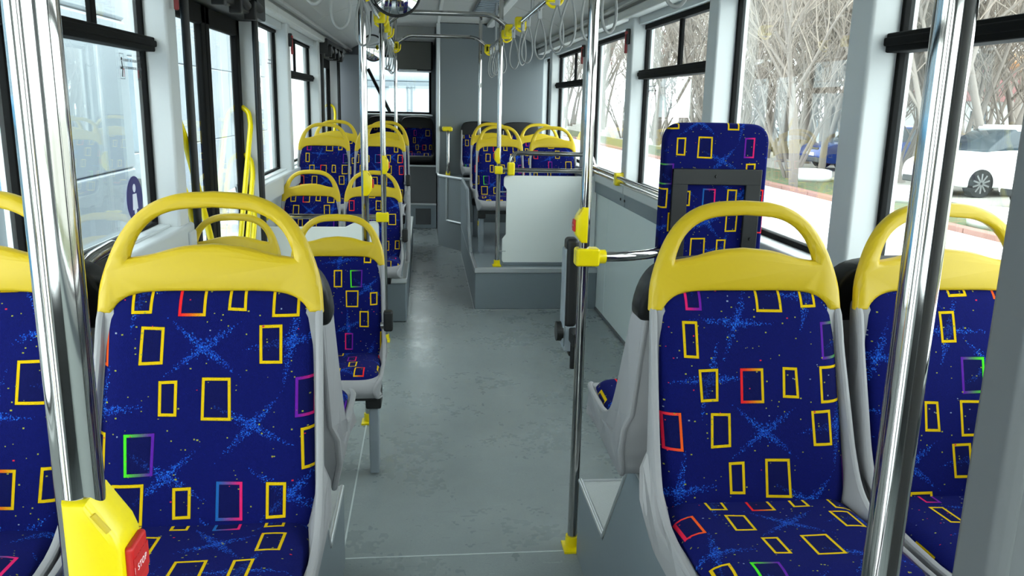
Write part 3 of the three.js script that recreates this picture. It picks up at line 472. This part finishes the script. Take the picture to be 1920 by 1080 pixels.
pole('chrome aisle pole by the wheelchair bay with red stop button', 0.523, -2.63, { boxY: 1.11, side: -1, clamps: [[1.062, 0.02]] });
pole('chrome pole between the door and the low left seats', -0.2785, -3.86, { boxY: 1.12 });
pole('chrome pole at the low white partition on the left', -0.264, -5.28, { boxY: 1.1, clamps: [[0.825, -0.02]] });
pole('chrome pole beside the white partition on the right platform', 0.553, -6.22, { y0: 0.323, boxY: 1.11, side: -1, clamps: [[1.062, 0]] });
pole('distant chrome pole rising beside the rear right seats', 0.545, -8.4, { y0: 0.323 });
pole('distant chrome pole rising beside the rear left seats', -0.285, -8.3, { y0: 0.323 });
{
  const o = thing('grab_bar', 'chrome crossbar from the aisle pole to the wheelchair backrest', 'grab bar', [0.55, 1.062, -2.63]);
  M('tube', bend([[0, 0, 0], [0.12, -0.004, -0.02], [0.25, -0.004, -0.09], [0.3, 0, -0.2], [0.34, 0, -0.2]], PR, 0.08), mat.chrome, o); M('socket', rod([-0.005, 0, 0], [0.045, -0.001, -0.006], 0.0235, 18), mat.yellowGloss, o);
}
{
  const o = thing('grab_bar', 'curved chrome handrail above the white partition on the right', 'grab bar', [0.6, 1.062, -6.22]);
  M('lower_tube', rod([-0.02, 0, 0], [0.69, 0, 0], PR, 14), mat.chrome, o); M('upper_tube', bend([[0.045, 0.0, 0.005], [0.05, 0.13, 0.005], [0.66, 0.125, 0.005], [0.69, 0.04, 0.005]], PR, 0.09, 14), mat.chrome, o); M('clamp', bx(0.02, 0.075, -0.04, 0.06, -0.03, 0.035, 0.012), mat.yellowGloss, o);
  M('wall_socket', rod([0.66, 0, 0], [0.725, 0, 0], 0.03, 14), mat.alu, o);
}
{
  const o = thing('partition_board', 'large white partition board on the right with a chamfered corner', 'partition', [0.6, 0.345, -6.24]);
  const s = new THREE.Shape(); s.moveTo(0.03, 0); s.lineTo(0.715, 0); s.lineTo(0.715, 0.672); s.lineTo(0.03, 0.672); s.quadraticCurveTo(0, 0.672, 0, 0.64); s.lineTo(0, 0.6); s.lineTo(0.022, 0.57); s.lineTo(0.022, 0.22); s.lineTo(-0.005, 0.185); s.lineTo(-0.005, 0.03); s.quadraticCurveTo(-0.005, 0, 0.03, 0);
  const g = new THREE.ExtrudeGeometry(s, { depth: 0.008, bevelEnabled: true, bevelSize: 0.003, bevelThickness: 0.003, bevelSegments: 2 }); M('board', boxUV(g), mat.board, o);
  for (const y of [0.09, 0.55]) M('fixing', rod([-0.05, y, 0.006], [0.02, y, 0.006], 0.006, 8), mat.steel, o); M('foot_strip', bx(0, 0.7, -0.022, 0.004, -0.02, 0.02, 0.004), mat.grey, o);
}
{
  const o = thing('grab_bar', 'straight chrome bar above the low white partition on the left', 'grab bar', [-0.65, 0.825, -5.28]); M('tube', rod([-0.39, 0, 0], [0.37, 0, 0], PR, 14), mat.chrome, o); M('wall_socket', rod([-0.39, 0, 0], [-0.34, 0, 0], 0.028, 14), mat.yellowGloss, o);
}
{
  const o = thing('partition_board', 'low white partition board on the left behind the door seats', 'partition', [-0.66, 0.0, -5.297]);
  const s = new THREE.Shape(); s.moveTo(-0.36, 0.1); s.lineTo(0.33, 0.1); s.lineTo(0.36, 0.13); s.lineTo(0.36, 0.76); s.quadraticCurveTo(0.36, 0.795, 0.33, 0.795); s.lineTo(0.2, 0.78); s.lineTo(0.15, 0.755); s.lineTo(-0.36, 0.755); s.closePath();
  const g = new THREE.ExtrudeGeometry(s, { depth: 0.008, bevelEnabled: true, bevelSize: 0.003, bevelThickness: 0.003, bevelSegments: 2 }); M('board', boxUV(g), mat.board, o); M('foot_strip', bx(-0.36, 0.36, 0, 0.11, -0.006, 0.014, 0.004), mat.grey, o);
}
{
  const o = thing('wall_rail', 'twin chrome handrail along the right wall under the windows', 'handrail', [1.25, 1.1, -4.5]);
  M('upper_tube', bend([[0.06, 0, -1.7], [0, 0, -1.66], [0, 0, 1.35], [0.06, 0, 1.4]], 0.014, 0.05), mat.chrome, o); M('lower_tube', bend([[0.06, -0.035, -1.7], [0.01, -0.035, -1.66], [0.01, -0.035, 1.35], [0.06, -0.035, 1.4]], 0.012, 0.05), mat.chrome, o);
  M('wall_clamp', merge([bx(-0.02, 0.05, -0.055, 0.03, -0.8, -0.745, 0.01)]), mat.yellowGloss, o); M('wall_clamp', bx(-0.02, 0.05, -0.055, 0.03, 0.74, 0.795, 0.01), mat.yellowGloss, o);
}
{
  const o = thing('grab_loop', 'small chrome grab loop on the left wall beside the front seats', 'handle', [-0.97, 1.06, -2.3]); M('loop', bend([[-0.02, -0.04, 0.12], [0.04, 0.0, 0.1], [0.05, 0.05, -0.02], [0.05, 0.06, -0.22], [-0.02, 0.0, -0.26]], PR, 0.05), mat.chrome, o); M('backing', bx(-0.03, 0.02, -0.05, 0.02, -0.28, 0.12, 0.01), mat.black, o);
}
{
  const o = thing('cabinet_handrail', 'short upright chrome handrail with yellow ends on the rear podium', 'handrail', [0.245, 0.785, -8.97]); M('tube', bend([[0, 0, 0.05], [0, 0.1, 0.08], [0, 0.46, 0.02], [0, 0.49, -0.3]], 0.0165, 0.05), mat.chrome, o); M('end_sleeve', cyl(0, 0.05, 0, 0.045, 0.026, 0.022, 16), mat.yellowGloss, o); M('end_flange', bx(-0.06, 0.05, 0.465, 0.51, -0.34, -0.02, 0.015), mat.yellowGloss, o);
}
// overhead rails
for (const [x, xp, label, z0, z1] of [[-0.275, -0.275, 'chrome ceiling rail over the left seats', -8.4, -0.4], [0.59, 0.55, 'chrome ceiling rail over the right seats', -8.4, -0.5]]) {
  const o = thing('ceiling_rail', label, 'rail', [x, 2.045, 0]); M('tube', rod([0, 0, z0], [0, 0, z1], PR, 14), mat.chrome, o);
  for (const z of [-0.65, -2.6, -3.95, -5.28, -6.22, -7.9]) { const b = M('clamp', bx(-0.035, 0.035, -0.03, 0.035, z - 0.03, z + 0.03, 0.012), mat.yellowGloss, o); M('hook', bend([[-0.03, -0.03, z], [0.0, -0.055, z], [0.045, -0.03, z], [0.05, 0.02, z]], 0.007, 0.02, 8), mat.yellowGloss, b); }
  for (const z of [-1.6, -3.3, -4.7, -7.1]) M('hanger', rod([0, 0, z], [0, 0.35, z], 0.01, 8), mat.steel, o);
}
for (const [z, y, drop, label, x0, x1] of [[-5.9, 2.15, 0.09, 'front chrome roof crossbar with bent ends', -0.275, 0.585], [-7.9, 2.15, 0.09, 'rear chrome roof crossbar with bent ends', -0.275, 0.585]]) {
  const o = thing('roof_crossbar', label, 'rail', [(x0 + x1) / 2, y, z]); const w = (x1 - x0) / 2; M('tube', bend([[-w, -drop, 0], [-w + 0.12, 0, 0], [w - 0.12, 0, 0], [w, -drop, 0]], PR, 0.06, 14), mat.chrome, o);
  M('end_clamp', bx(-w - 0.035, -w + 0.035, -drop - 0.05, -drop + 0.03, -0.03, 0.03, 0.012), mat.yellowGloss, o); M('end_clamp', bx(w - 0.035, w + 0.035, -drop - 0.05, -drop + 0.03, -0.03, 0.03, 0.012), mat.yellowGloss, o);
}
// hanging straps
const strapLoop = (() => { const p = []; for (let i = 0; i < 40; i++) { const t = i / 40 * Math.PI * 2, c = Math.cos(t), s = Math.sin(t); p.push(V(s * 0.041 * Math.pow(Math.abs(Math.sin(t / 2)), 1.1), -0.155 + c * 0.105, 0)); } return sweep(p, 0.0048, 8, true); })();
const clipGeo = bx(-0.011, 0.011, -0.06, -0.005, -0.008, 0.008, 0.004), ringGeo = new THREE.TorusGeometry(0.021, 0.005, 8, 20).rotateY(Math.PI / 2);
let strapProto = null;
const ORD = ['first', 'second', 'third', 'fourth', 'fifth', 'sixth', 'seventh', 'eighth', 'ninth', 'tenth', 'eleventh', 'twelfth', 'thirteenth', 'fourteenth'];
function strap(x, z, turn, tilt, label, group, s = 1) {
  let o; if (!strapProto) { o = thing('hanging_strap', label, 'strap', [0, 0, 0], 0, group); M('loop', strapLoop, mat.strap, o); M('clip', clipGeo, mat.clip, o); const r = M('rail_ring', ringGeo.clone().translate(0, 0.0, 0), mat.strap, o); strapProto = o; } else { o = strapProto.clone(); o.name = numbered('hanging_strap'); o.userData = {}; scene.add(o); tag(o, label, 'strap', group); }
  o.position.set(x, 2.045, z); o.rotation.set(0, turn, 0); o.children[2].rotation.y = -turn; o.rotation.z = tilt; o.scale.setScalar(s);
}
[-2.0, -2.74, -3.08, -3.45, -3.8, -4.4, -4.85, -5.15, -5.7, -6.5, -6.75, -7.0, -7.4, -7.65].forEach((z, i) => strap(0.59, z, rr(-0.6, 0.7), rr(-0.06, 0.06), ['nearest grey strap loop at the top of the right window', 'grey strap loop beside the aisle pole, hanging over the window'][i] ?? `${ORD[i]} grey strap loop along the right ceiling rail, counted from the window top`, 'straps on the right rail', 1));
[-2.2, -2.9, -3.75, -6.15, -6.45, -6.75, -7.05, -7.35].forEach((z, i) => strap(-0.275, z, rr(-0.5, 0.5), rr(-0.05, 0.05), ['nearest grey strap loop left of the left rail, by the ceiling', 'second large grey strap loop from the left', 'third grey strap loop from the left, beside the chrome pole'][i] ?? `${ORD[i - 3]} nearest grey strap loop in the bunch before the rear window`, i > 2 ? 'bunched straps on the left rail' : undefined));
// convex mirrors
function mirror(label, x, y, z, r, turn) {
  const o = thing('convex_mirror', label, 'mirror', [x, y, z], turn); const pts = []; for (let i = 0; i <= 12; i++) { const t = i / 12; pts.push(new THREE.Vector2(r * t, 0.03 * (1 - t * t))); } const g = new THREE.LatheGeometry(pts, 40); g.rotateX(Math.PI / 2); M('glass', g, mat.mirror, o);
  M('rim', new THREE.TorusGeometry(r, 0.008, 10, 48), mat.black, o); const b = new THREE.SphereGeometry(r, 30, 10, 0, Math.PI * 2, 0, Math.PI / 2); b.scale(1, 0.3, 1); b.rotateX(-Math.PI / 2); M('back', b, mat.black, o); M('arm', bend([[0, 0, -r * 0.28], [0.02, r * 0.5, -0.09], [0.04, 2.4 - y, -0.1]], 0.008, 0.04, 8), mat.black, o);
}
mirror('round black rimmed mirror at the ceiling above the aisle', -0.152, 2.125, -4.6, 0.13, 0.1);
mirror('smaller round mirror over the rear door', -0.478, 2.03, -7.95, 0.115, 0.55);
// emergency hammers
function hammer(label, x, y, z, s) { const o = thing('emergency_hammer', label, 'hammer', [x, y, z]); M('holder', bx(-0.012, 0.012, -0.02, 0.075, -0.02, 0.02, 0.005), mat.black, o); M('handle', bx(-0.009 + s * 0.009, 0.009 + s * 0.009, -0.075, 0.04, -0.01, 0.01, 0.006), mat.redDark, o); M('head', bx(-0.009 + s * 0.009, 0.009 + s * 0.009, 0.04, 0.06, -0.02, 0.02, 0.005), mat.redDark, o); }
hammer('red emergency hammer on the right pillar beside the aisle pole', 1.272, 1.955, -5.27, -1); hammer('red emergency hammer on the rear right pillar', 1.272, 1.955, -6.76, -1);
hammer('red emergency hammer at the top of the left pillar before the door', -0.987, 1.96, -3.52, 1); hammer('red emergency hammer on the left pillar beyond the door', -0.987, 1.95, -6.42, 1);

// ---------- outside ----------
const GY = -0.35;
const snowTex = noiseTex(512, (u, v) => { const n = L8(u, v) * 0.5 + L32(u, v) * 0.35 + L128(u, v) * 0.15, k = n > 0.5 ? 1 : 0; return k ? [232, 234, 238] : [176 + 90 * (n - 0.3), 178 + 90 * (n - 0.3), 182 + 90 * (n - 0.3)]; }, true); snowTex.repeat.set(0.16, 0.16);
const grassTex = noiseTex(512, (u, v) => { const n = L32(u, v), m = L128(u, v), k = rnd(); return [88 + 50 * (n - 0.5) + 40 * (k - 0.5), 92 + 40 * (m - 0.5) + 40 * (k - 0.5), 62 + 30 * (k - 0.5)]; }, true); grassTex.repeat.set(0.5, 0.5);
const out = {
  road: std({ map: snowTex, roughness: 0.3, bumpMap: floorBump, bumpScale: 0.01 }), grass: std({ map: grassTex, roughness: 1 }), kerb: std({ color: '#8a665b', roughness: 0.8 }), paving: std({ color: '#9a978f', roughness: 0.8 }),
  bark: std({ color: '#877e77', roughness: 0.95 }), twig: std({ color: '#a1958a', roughness: 0.95 }), bodyWhite: std({ color: '#98a2a9', roughness: 0.3 }), bodyBlue: std({ color: '#1c3c84', roughness: 0.2, metalness: 0.2 }), carWhite: std({ color: '#eff1f2', roughness: 0.2 }),
  window: std({ color: '#2c3338', roughness: 0.08 }), tyre: std({ color: '#1c1c1c', roughness: 0.8 }), trim: std({ color: '#2a2c2e', roughness: 0.5 }), trimGrey: std({ color: '#6d777d', roughness: 0.5 }), paleGlass: std({ color: '#aeb9be', roughness: 0.1 }), carGlass: std({ color: '#3c464c', roughness: 0.1 }), lightBlue: std({ color: '#5b9cc8', roughness: 0.4 }), busGlass: std({ color: '#8496a2', roughness: 0.08 }), lamp: std({ color: '#e2862c', roughness: 0.3 }), plate: std({ color: '#dcdfe2', roughness: 0.4 }), brick: std({ color: '#b4b8b8', roughness: 0.7 }), ochre: std({ color: '#9c6e42', roughness: 0.8 }), rose: std({ color: '#946868', roughness: 0.8 }),
};
{
  const g = struct('ground', 'wet road and slushy yard outside the bus', 'ground'); M('yard', bx(-60, 8.75, GY - 0.1, GY, -120, 40, 0), out.road, g); M('grass_verge', bx(8.95, 11.4, GY - 0.1, GY + 0.03, -120, 40, 0), out.grass, g); M('parking', bx(11.4, 120, GY - 0.1, GY, -120, 40, 0), out.paving, g);
  for (let i = 0; i < 44; i++) M('kerb_stone', bx(8.74, 8.96, GY - 0.1, GY + 0.09, -60 + i * 1.4, -60 + i * 1.4 + 1.38, 0.015), out.kerb, g);
}
for (const [x, z, r, label] of [[10.6, -21.7, 0.52, 'white painted tyre planter nearest the blue car'], [10.3, -16.9, 0.5, 'white painted tyre planter beside the near chrome pole'], [9.75, -12.9, 0.5, 'white painted tyre planter low behind the right seat handle']]) {
  const o = thing('tyre_planter', label, 'planter', [x, GY + 0.03, z]); const t = new THREE.LatheGeometry([[r * 0.62, 0], [r, 0.0], [r * 1.04, 0.12], [r, 0.28], [r * 0.8, 0.31], [r * 0.62, 0.26], [r * 0.6, 0.1]].map(([a, b]) => new THREE.Vector2(a, b)), 28); M('tyre', t, out.carWhite, o); M('soil', cyl(0, 0, 0, 0.2, r * 0.63, r * 0.63), std({ color: '#6f6458', roughness: 1 }), o);
}
// cars: side profile along local z (front at +z), cabin glass, wheels, lamps
function car(label, paint, [x, z], turn, tall, len = 4.3) {
  const o = thing('parked_car', label, 'car', [x, GY, z], turn), k = len / 4.3, h = tall;
  const body = smooth([[2.12, 0.32], [2.15, 0.6], [2.05, 0.78], [1.2, 0.92 * h], [0.9, 0.96 * h], [-1.6, 0.98 * h], [-2.1, 0.95 * h], [-2.15, 0.6], [-2.1, 0.3], [-1, 0.22], [1, 0.22]].map(([a, b]) => [a * k, b]), 60);
  M('body', toCreasedNormals(sidePrism(body, -0.86, 0.86, 0.07), 0.7), paint, o);
  const cab = smooth([[1.15, 0.9 * h], [0.55, 1.32 * h], [0.2, 1.42 * h], [-1.1, 1.42 * h], [-1.5, 1.34 * h], [-1.95, 0.92 * h], [0, 0.88 * h]].map(([a, b]) => [a * k, b]), 50), cg = sidePrism(cab, -0.76, 0.76, 0.06), p = cg.attributes.position; for (let i = 0; i < p.count; i++) p.setX(i, p.getX(i) * (1 - 0.18 * Math.max(0, p.getY(i) - 0.9 * h) / 0.5)); M('cabin_glass', toCreasedNormals(cg, 0.7), out.carGlass, o);
  M('roof', bx(-0.62, 0.62, 1.36 * h, 1.45 * h, -1.2 * k, 0.3 * k, 0.03), paint, o); for (const s of [-1, 1]) { for (const zz of [1.35, -1.3]) { const w = M('wheel', cyl(0, 0, -0.11, 0.11, 0.33, 0.33, 28).rotateZ(Math.PI / 2).translate(s * 0.78, 0.33, zz * k), out.tyre, o); const rim = []; for (let i = 0; i < 10; i++) { const a = i / 10 * 6.283; rim.push(bx(-0.012, 0.012, 0.03, 0.23, -0.02, 0.02, 0).rotateX(a)); } M('rim', merge(rim).translate(s * 0.89, 0.33, zz * k), mat.steel, w); } M('headlamp', bx(s * 0.5, s * 0.8, 0.62, 0.75, 2.0 * k, 2.1 * k, 0.03), paint === out.bodyBlue ? out.lamp : out.plate, o); M('pillar', bx(s * 0.6, s * 0.7, 0.95 * h, 1.4 * h, -0.35, -0.27, 0.01), paint, o); }
  M('grille', bx(-0.45, 0.45, 0.66, 0.74, 2.06 * k, 2.14 * k, 0.02), out.trim, o); M('bumper', bx(-0.8, 0.8, 0.26, 0.44, 2.02 * k, 2.17 * k, 0.04), out.trim, o); M('number_plate', bx(-0.26, 0.26, 0.46, 0.57, 2.1 * k, 2.18 * k, 0.01), out.plate, o);
  M('snow', bx(-0.58, 0.58, 1.44 * h, 1.49 * h, -1.15 * k, 0.2 * k, 0.025), out.carWhite, o);
}
car('dark blue parked car with snow on its roof', out.bodyBlue, [14.9, -26.3], -Math.PI / 2, 1.0); car('white parked car with its front wheel beside the chrome pole', out.carWhite, [14.1, -18.9], -Math.PI / 2 + 0.12, 1.12);
car('white car at the far right with twin grille and plate', out.carWhite, [14.2, -15.9], -Math.PI / 2 + 0.35, 1.15); car('grey parked car far behind the bush', std({ color: '#9aa2aa', roughness: 0.3 }), [17.6, -38], -Math.PI / 2, 1.0); car('white parked car far along the street', out.carWhite, [17.5, -46], -Math.PI / 2, 1.0);
// bare trees: trunk and twig meshes, four kinds, copied
function treeGeos(height, stems, spread, levels, thick) {
  const T = [], W = [];
  function grow(p, dir, len, r, lvl) {
    const n = lvl === 0 ? 6 : lvl < 3 ? 4 : 3, pts = [p.clone()], d = dir.clone(), q = p.clone();
    for (let i = 0; i < n; i++) { d.x += rr(-0.16, 0.16); d.z += rr(-0.16, 0.16); d.y += rr(-0.05, 0.12); d.normalize(); q.addScaledVector(d, len / n); pts.push(q.clone()); }
    (lvl < 2 ? T : W).push(sweep(pts, (t) => r * (1 - 0.72 * t), lvl < 2 ? 6 : 3));
    if (lvl >= levels) return;
    const kids = lvl === 0 ? 10 : lvl === 1 ? 7 : 5;
    for (let k = 0; k < kids; k++) { const t = rr(lvl === 0 ? 0.28 : 0.2, 0.98), i = Math.min(n - 1, Math.floor(t * n)), at = pts[i].clone().lerp(pts[i + 1], t * n - i), az = rr(0, 6.283), up = rr(0.35, 1.1); const nd = V(Math.cos(az), up, Math.sin(az)).normalize().lerp(dir, 0.35).normalize(); grow(at, nd, len * rr(0.38, 0.6) * (1.15 - 0.4 * t), r * 0.5 * (1.1 - 0.5 * t), lvl + 1); }
  }
  for (let s = 0; s < stems; s++) { const a = s / stems * 6.283 + rr(-0.3, 0.3); grow(V(Math.cos(a) * 0.12 * (stems > 1), 0, Math.sin(a) * 0.12 * (stems > 1)), V(Math.cos(a) * spread, 1, Math.sin(a) * spread).normalize(), height * rr(0.8, 1.05), thick * rr(0.7, 1), 0); }
  return [merge(T), merge(W)];
}
const kinds = [treeGeos(9.5, 1, 0.08, 3, 0.17), treeGeos(8, 2, 0.22, 3, 0.11), treeGeos(4.6, 7, 0.4, 2, 0.05), treeGeos(11, 1, 0.05, 3, 0.2)];
function tree(kind, x, z, s, turn, label, group) { const o = thing(kind === 2 ? 'bare_bush' : 'bare_tree', label, kind === 2 ? 'bush' : 'tree', [x, GY, z], turn, group); M('trunk', kinds[kind][0], out.bark, o); M('twigs', kinds[kind][1], out.twig, o); o.scale.setScalar(s); }
tree(2, 10.35, -22.5, 1.15, 0.4, 'large many stemmed bare bush beside the wheelchair backrest'); tree(0, 12.6, -18.6, 0.7, 2, 'leaning bare tree trunk in front of the white car'); tree(2, 10.2, -27, 1, 2, 'bare bush on the verge beyond the large bush'); tree(0, 13.4, -46.7, 1, 1, 'bare tree standing alone far down the street');
for (let i = 0; i < 52; i++) { const az = (11 + 27 * ((i * 0.618) % 1)) * Math.PI / 180, d = 25 + 24 * ((i * 0.377) % 1), k = [0, 1, 3, 1][i % 4], x = Math.sin(az) * d, z = -Math.cos(az) * d; if (x < 11.5) continue; tree(k, x, z, rr(0.85, 1.15), rr(0, 6), ['single trunked bare tree in the thicket beyond the parked cars', 'forked bare tree in the thicket beyond the parked cars', '', 'tall straight bare tree in the thicket beyond the cars'][k], 'thicket of bare trees'); }
for (let i = 0; i < 9; i++) { const az = (25 + i * 1.6) * Math.PI / 180, d = 22 + 7 * ((i * 0.618) % 1); tree([1, 0, 1][i % 3], Math.sin(az) * d, -Math.cos(az) * d, rr(0.75, 0.95), rr(0, 6), 'bare tree reaching over the parked cars on the right', 'trees over the cars'); }
for (let i = 0; i < 16; i++) tree([0, 1, 3, 1][i % 4], 9.8 + ((i * 0.618) % 1) * 7, -48 - i * 3.4, rr(0.9, 1.3), rr(0, 6), 'bare winter tree far along the verge of the road', 'far roadside trees');
for (let i = 0; i < 12; i++) tree(2, 12 + rr(0, 5), -22 - i * 2.6, rr(0.9, 1.3), rr(0, 6), 'twiggy bare bush in the row behind the verge', 'row of bare bushes');
function house(label, x, z, w, h, d, m, roof) { const o = thing('far_house', label, 'building', [x, GY, z]); M('walls', bx(-w / 2, w / 2, 0, h, -d / 2, d / 2, 0.02), m, o); const g = prism([[-w / 2 - 0.3, h], [w / 2 + 0.3, h], [0, h + w * 0.22]], d + 0.6); g.translate(0, 0, -d / 2 - 0.3); M('roof', boxUV(g), roof, o); for (let i = 0; i < 3; i++) M('window', bx(-w / 2 + (i + 0.5) * w / 3.4, -w / 2 + (i + 0.5) * w / 3.4 + 1, h * 0.45, h * 0.8, d / 2, d / 2 + 0.05, 0.01), out.window, o); }
house('ochre building glimpsed through twigs at the far right', 35, -48, 10, 3.4, 6, out.ochre, out.ochre); house('rose roofed house glimpsed behind the blue car', 30, -46, 10, 2.6, 7, out.brick, out.rose);
// left yard: pale blue kiosk, white bus bodies, distant bus
{
  const o = thing('blue_kiosk', 'light blue framed kiosk outside at the left picture edge', 'kiosk', [-3.2, GY, -3.4]);
  M('core', bx(-0.5, 0.5, 0, 3.1, -2.0, 2.0, 0.02), out.brick, o); for (let i = 0; i < 5; i++) M('frame_post', bx(0.5, 0.58, 1.25, 3.0, -2.0 + i * 0.95, -1.86 + i * 0.95, 0.01), out.lightBlue, o); for (const y of [1.25, 1.78, 2.9]) M('frame_bar', bx(0.5, 0.575, y, y + 0.11, -2.0, 2.0, 0.01), out.lightBlue, o); for (let i = 0; i < 4; i++) M('glass_panel', bx(0.5, 0.52, 1.3, 2.95, -1.86 + i * 0.95, -1.06 + i * 0.95, 0), out.busGlass, o);
  for (let r = 0; r < 8; r++) for (let i = 0; i < 9; i++) { const z = -2 + (i + (r % 2) * 0.5) * 0.44; if (z > 1.6) continue; M('brick', bx(0.5, 0.512, 0.02 + r * 0.152, 0.165 + r * 0.152, z, z + 0.43, 0.003), out.brick, o); }
}
{
  const o = thing('white_van_body', 'big white panelled van body close outside the left windows', 'van', [-3.7, GY, -6.65]);
  for (const [a, b] of [[0.45, 1.27], [1.275, 2.53], [2.535, 3.2]]) M('side_panel', bx(-1.1, 1.1, a, b, -1.12, 1.12, 0.03), out.bodyWhite, o); M('core', bx(-1.08, 1.08, 0.4, 3.15, -1.1, 1.1, 0.01), out.trim, o); for (const z of [-0.8, 0.8]) M('wheel', cyl(0, 0, -0.12, 0.12, 0.4, 0.4).rotateZ(Math.PI / 2).translate(0.9, 0.4, z), out.tyre, o);
}
{
  const o = thing('white_bus', 'long white bus parked outside beyond the double door', 'bus', [-4.6, GY, -13.2]); M('core', bx(-1.2, 1.22, 0.35, 3.0, -5.2, 5.2, 0.05), out.trim, o);
  for (let i = 0; i < 6; i++) { const z = -5.2 + i * 1.735; M('lower_panel', bx(1.1, 1.25, 0.35, 1.25, z, z + 1.725, 0.02), out.bodyWhite, o); M('upper_panel', bx(1.1, 1.25, 2.35, 3.05, z, z + 1.725, 0.02), out.bodyWhite, o); M(i % 3 === 1 ? 'window' : 'middle_panel', bx(1.1, 1.245, 1.255, 2.345, z, z + 1.725, 0.02), i % 3 === 1 ? out.busGlass : out.bodyWhite, o); }
  M('end_panel', bx(-1.2, 1.2, 0.35, 3.05, 5.18, 5.25, 0.03), out.bodyWhite, o); for (const z of [-3.4, 3.2]) M('wheel', cyl(0, 0, -0.15, 0.15, 0.48, 0.48).rotateZ(Math.PI / 2).translate(1.12, 0.48, z), out.tyre, o);
}
{
  const o = thing('far_coach', 'pale coach with framed windows seen through the rear window', 'bus', [-0.75, GY, -17.8]); M('body', bx(-1.3, 1.3, 0.4, 1.62, -2, 2, 0.08), out.bodyWhite, o); M('roof', bx(-1.32, 1.32, 2.26, 2.9, -2, 2.03, 0.12), out.bodyWhite, o); M('gutter', bx(-1.3, 1.3, 2.16, 2.27, -2, 2.0, 0.02), out.trimGrey, o);
  M('pane_glass', bx(-1.2, 1.2, 1.6, 2.18, -1.9, 1.93, 0.02), out.paleGlass, o); for (const x of [-1.25, -0.72, -0.1, 0.42, 0.95, 1.16]) M('post', bx(x, x + 0.1, 1.58, 2.2, 1.9, 1.98, 0.01), out.trimGrey, o); for (const s of [-1, 1]) M('wheel', cyl(0, 0, -0.15, 0.15, 0.45, 0.45).rotateZ(Math.PI / 2).translate(s * 1.1, 0.45, 1.0), out.tyre, o);
}
renderer.render(scene, camera);
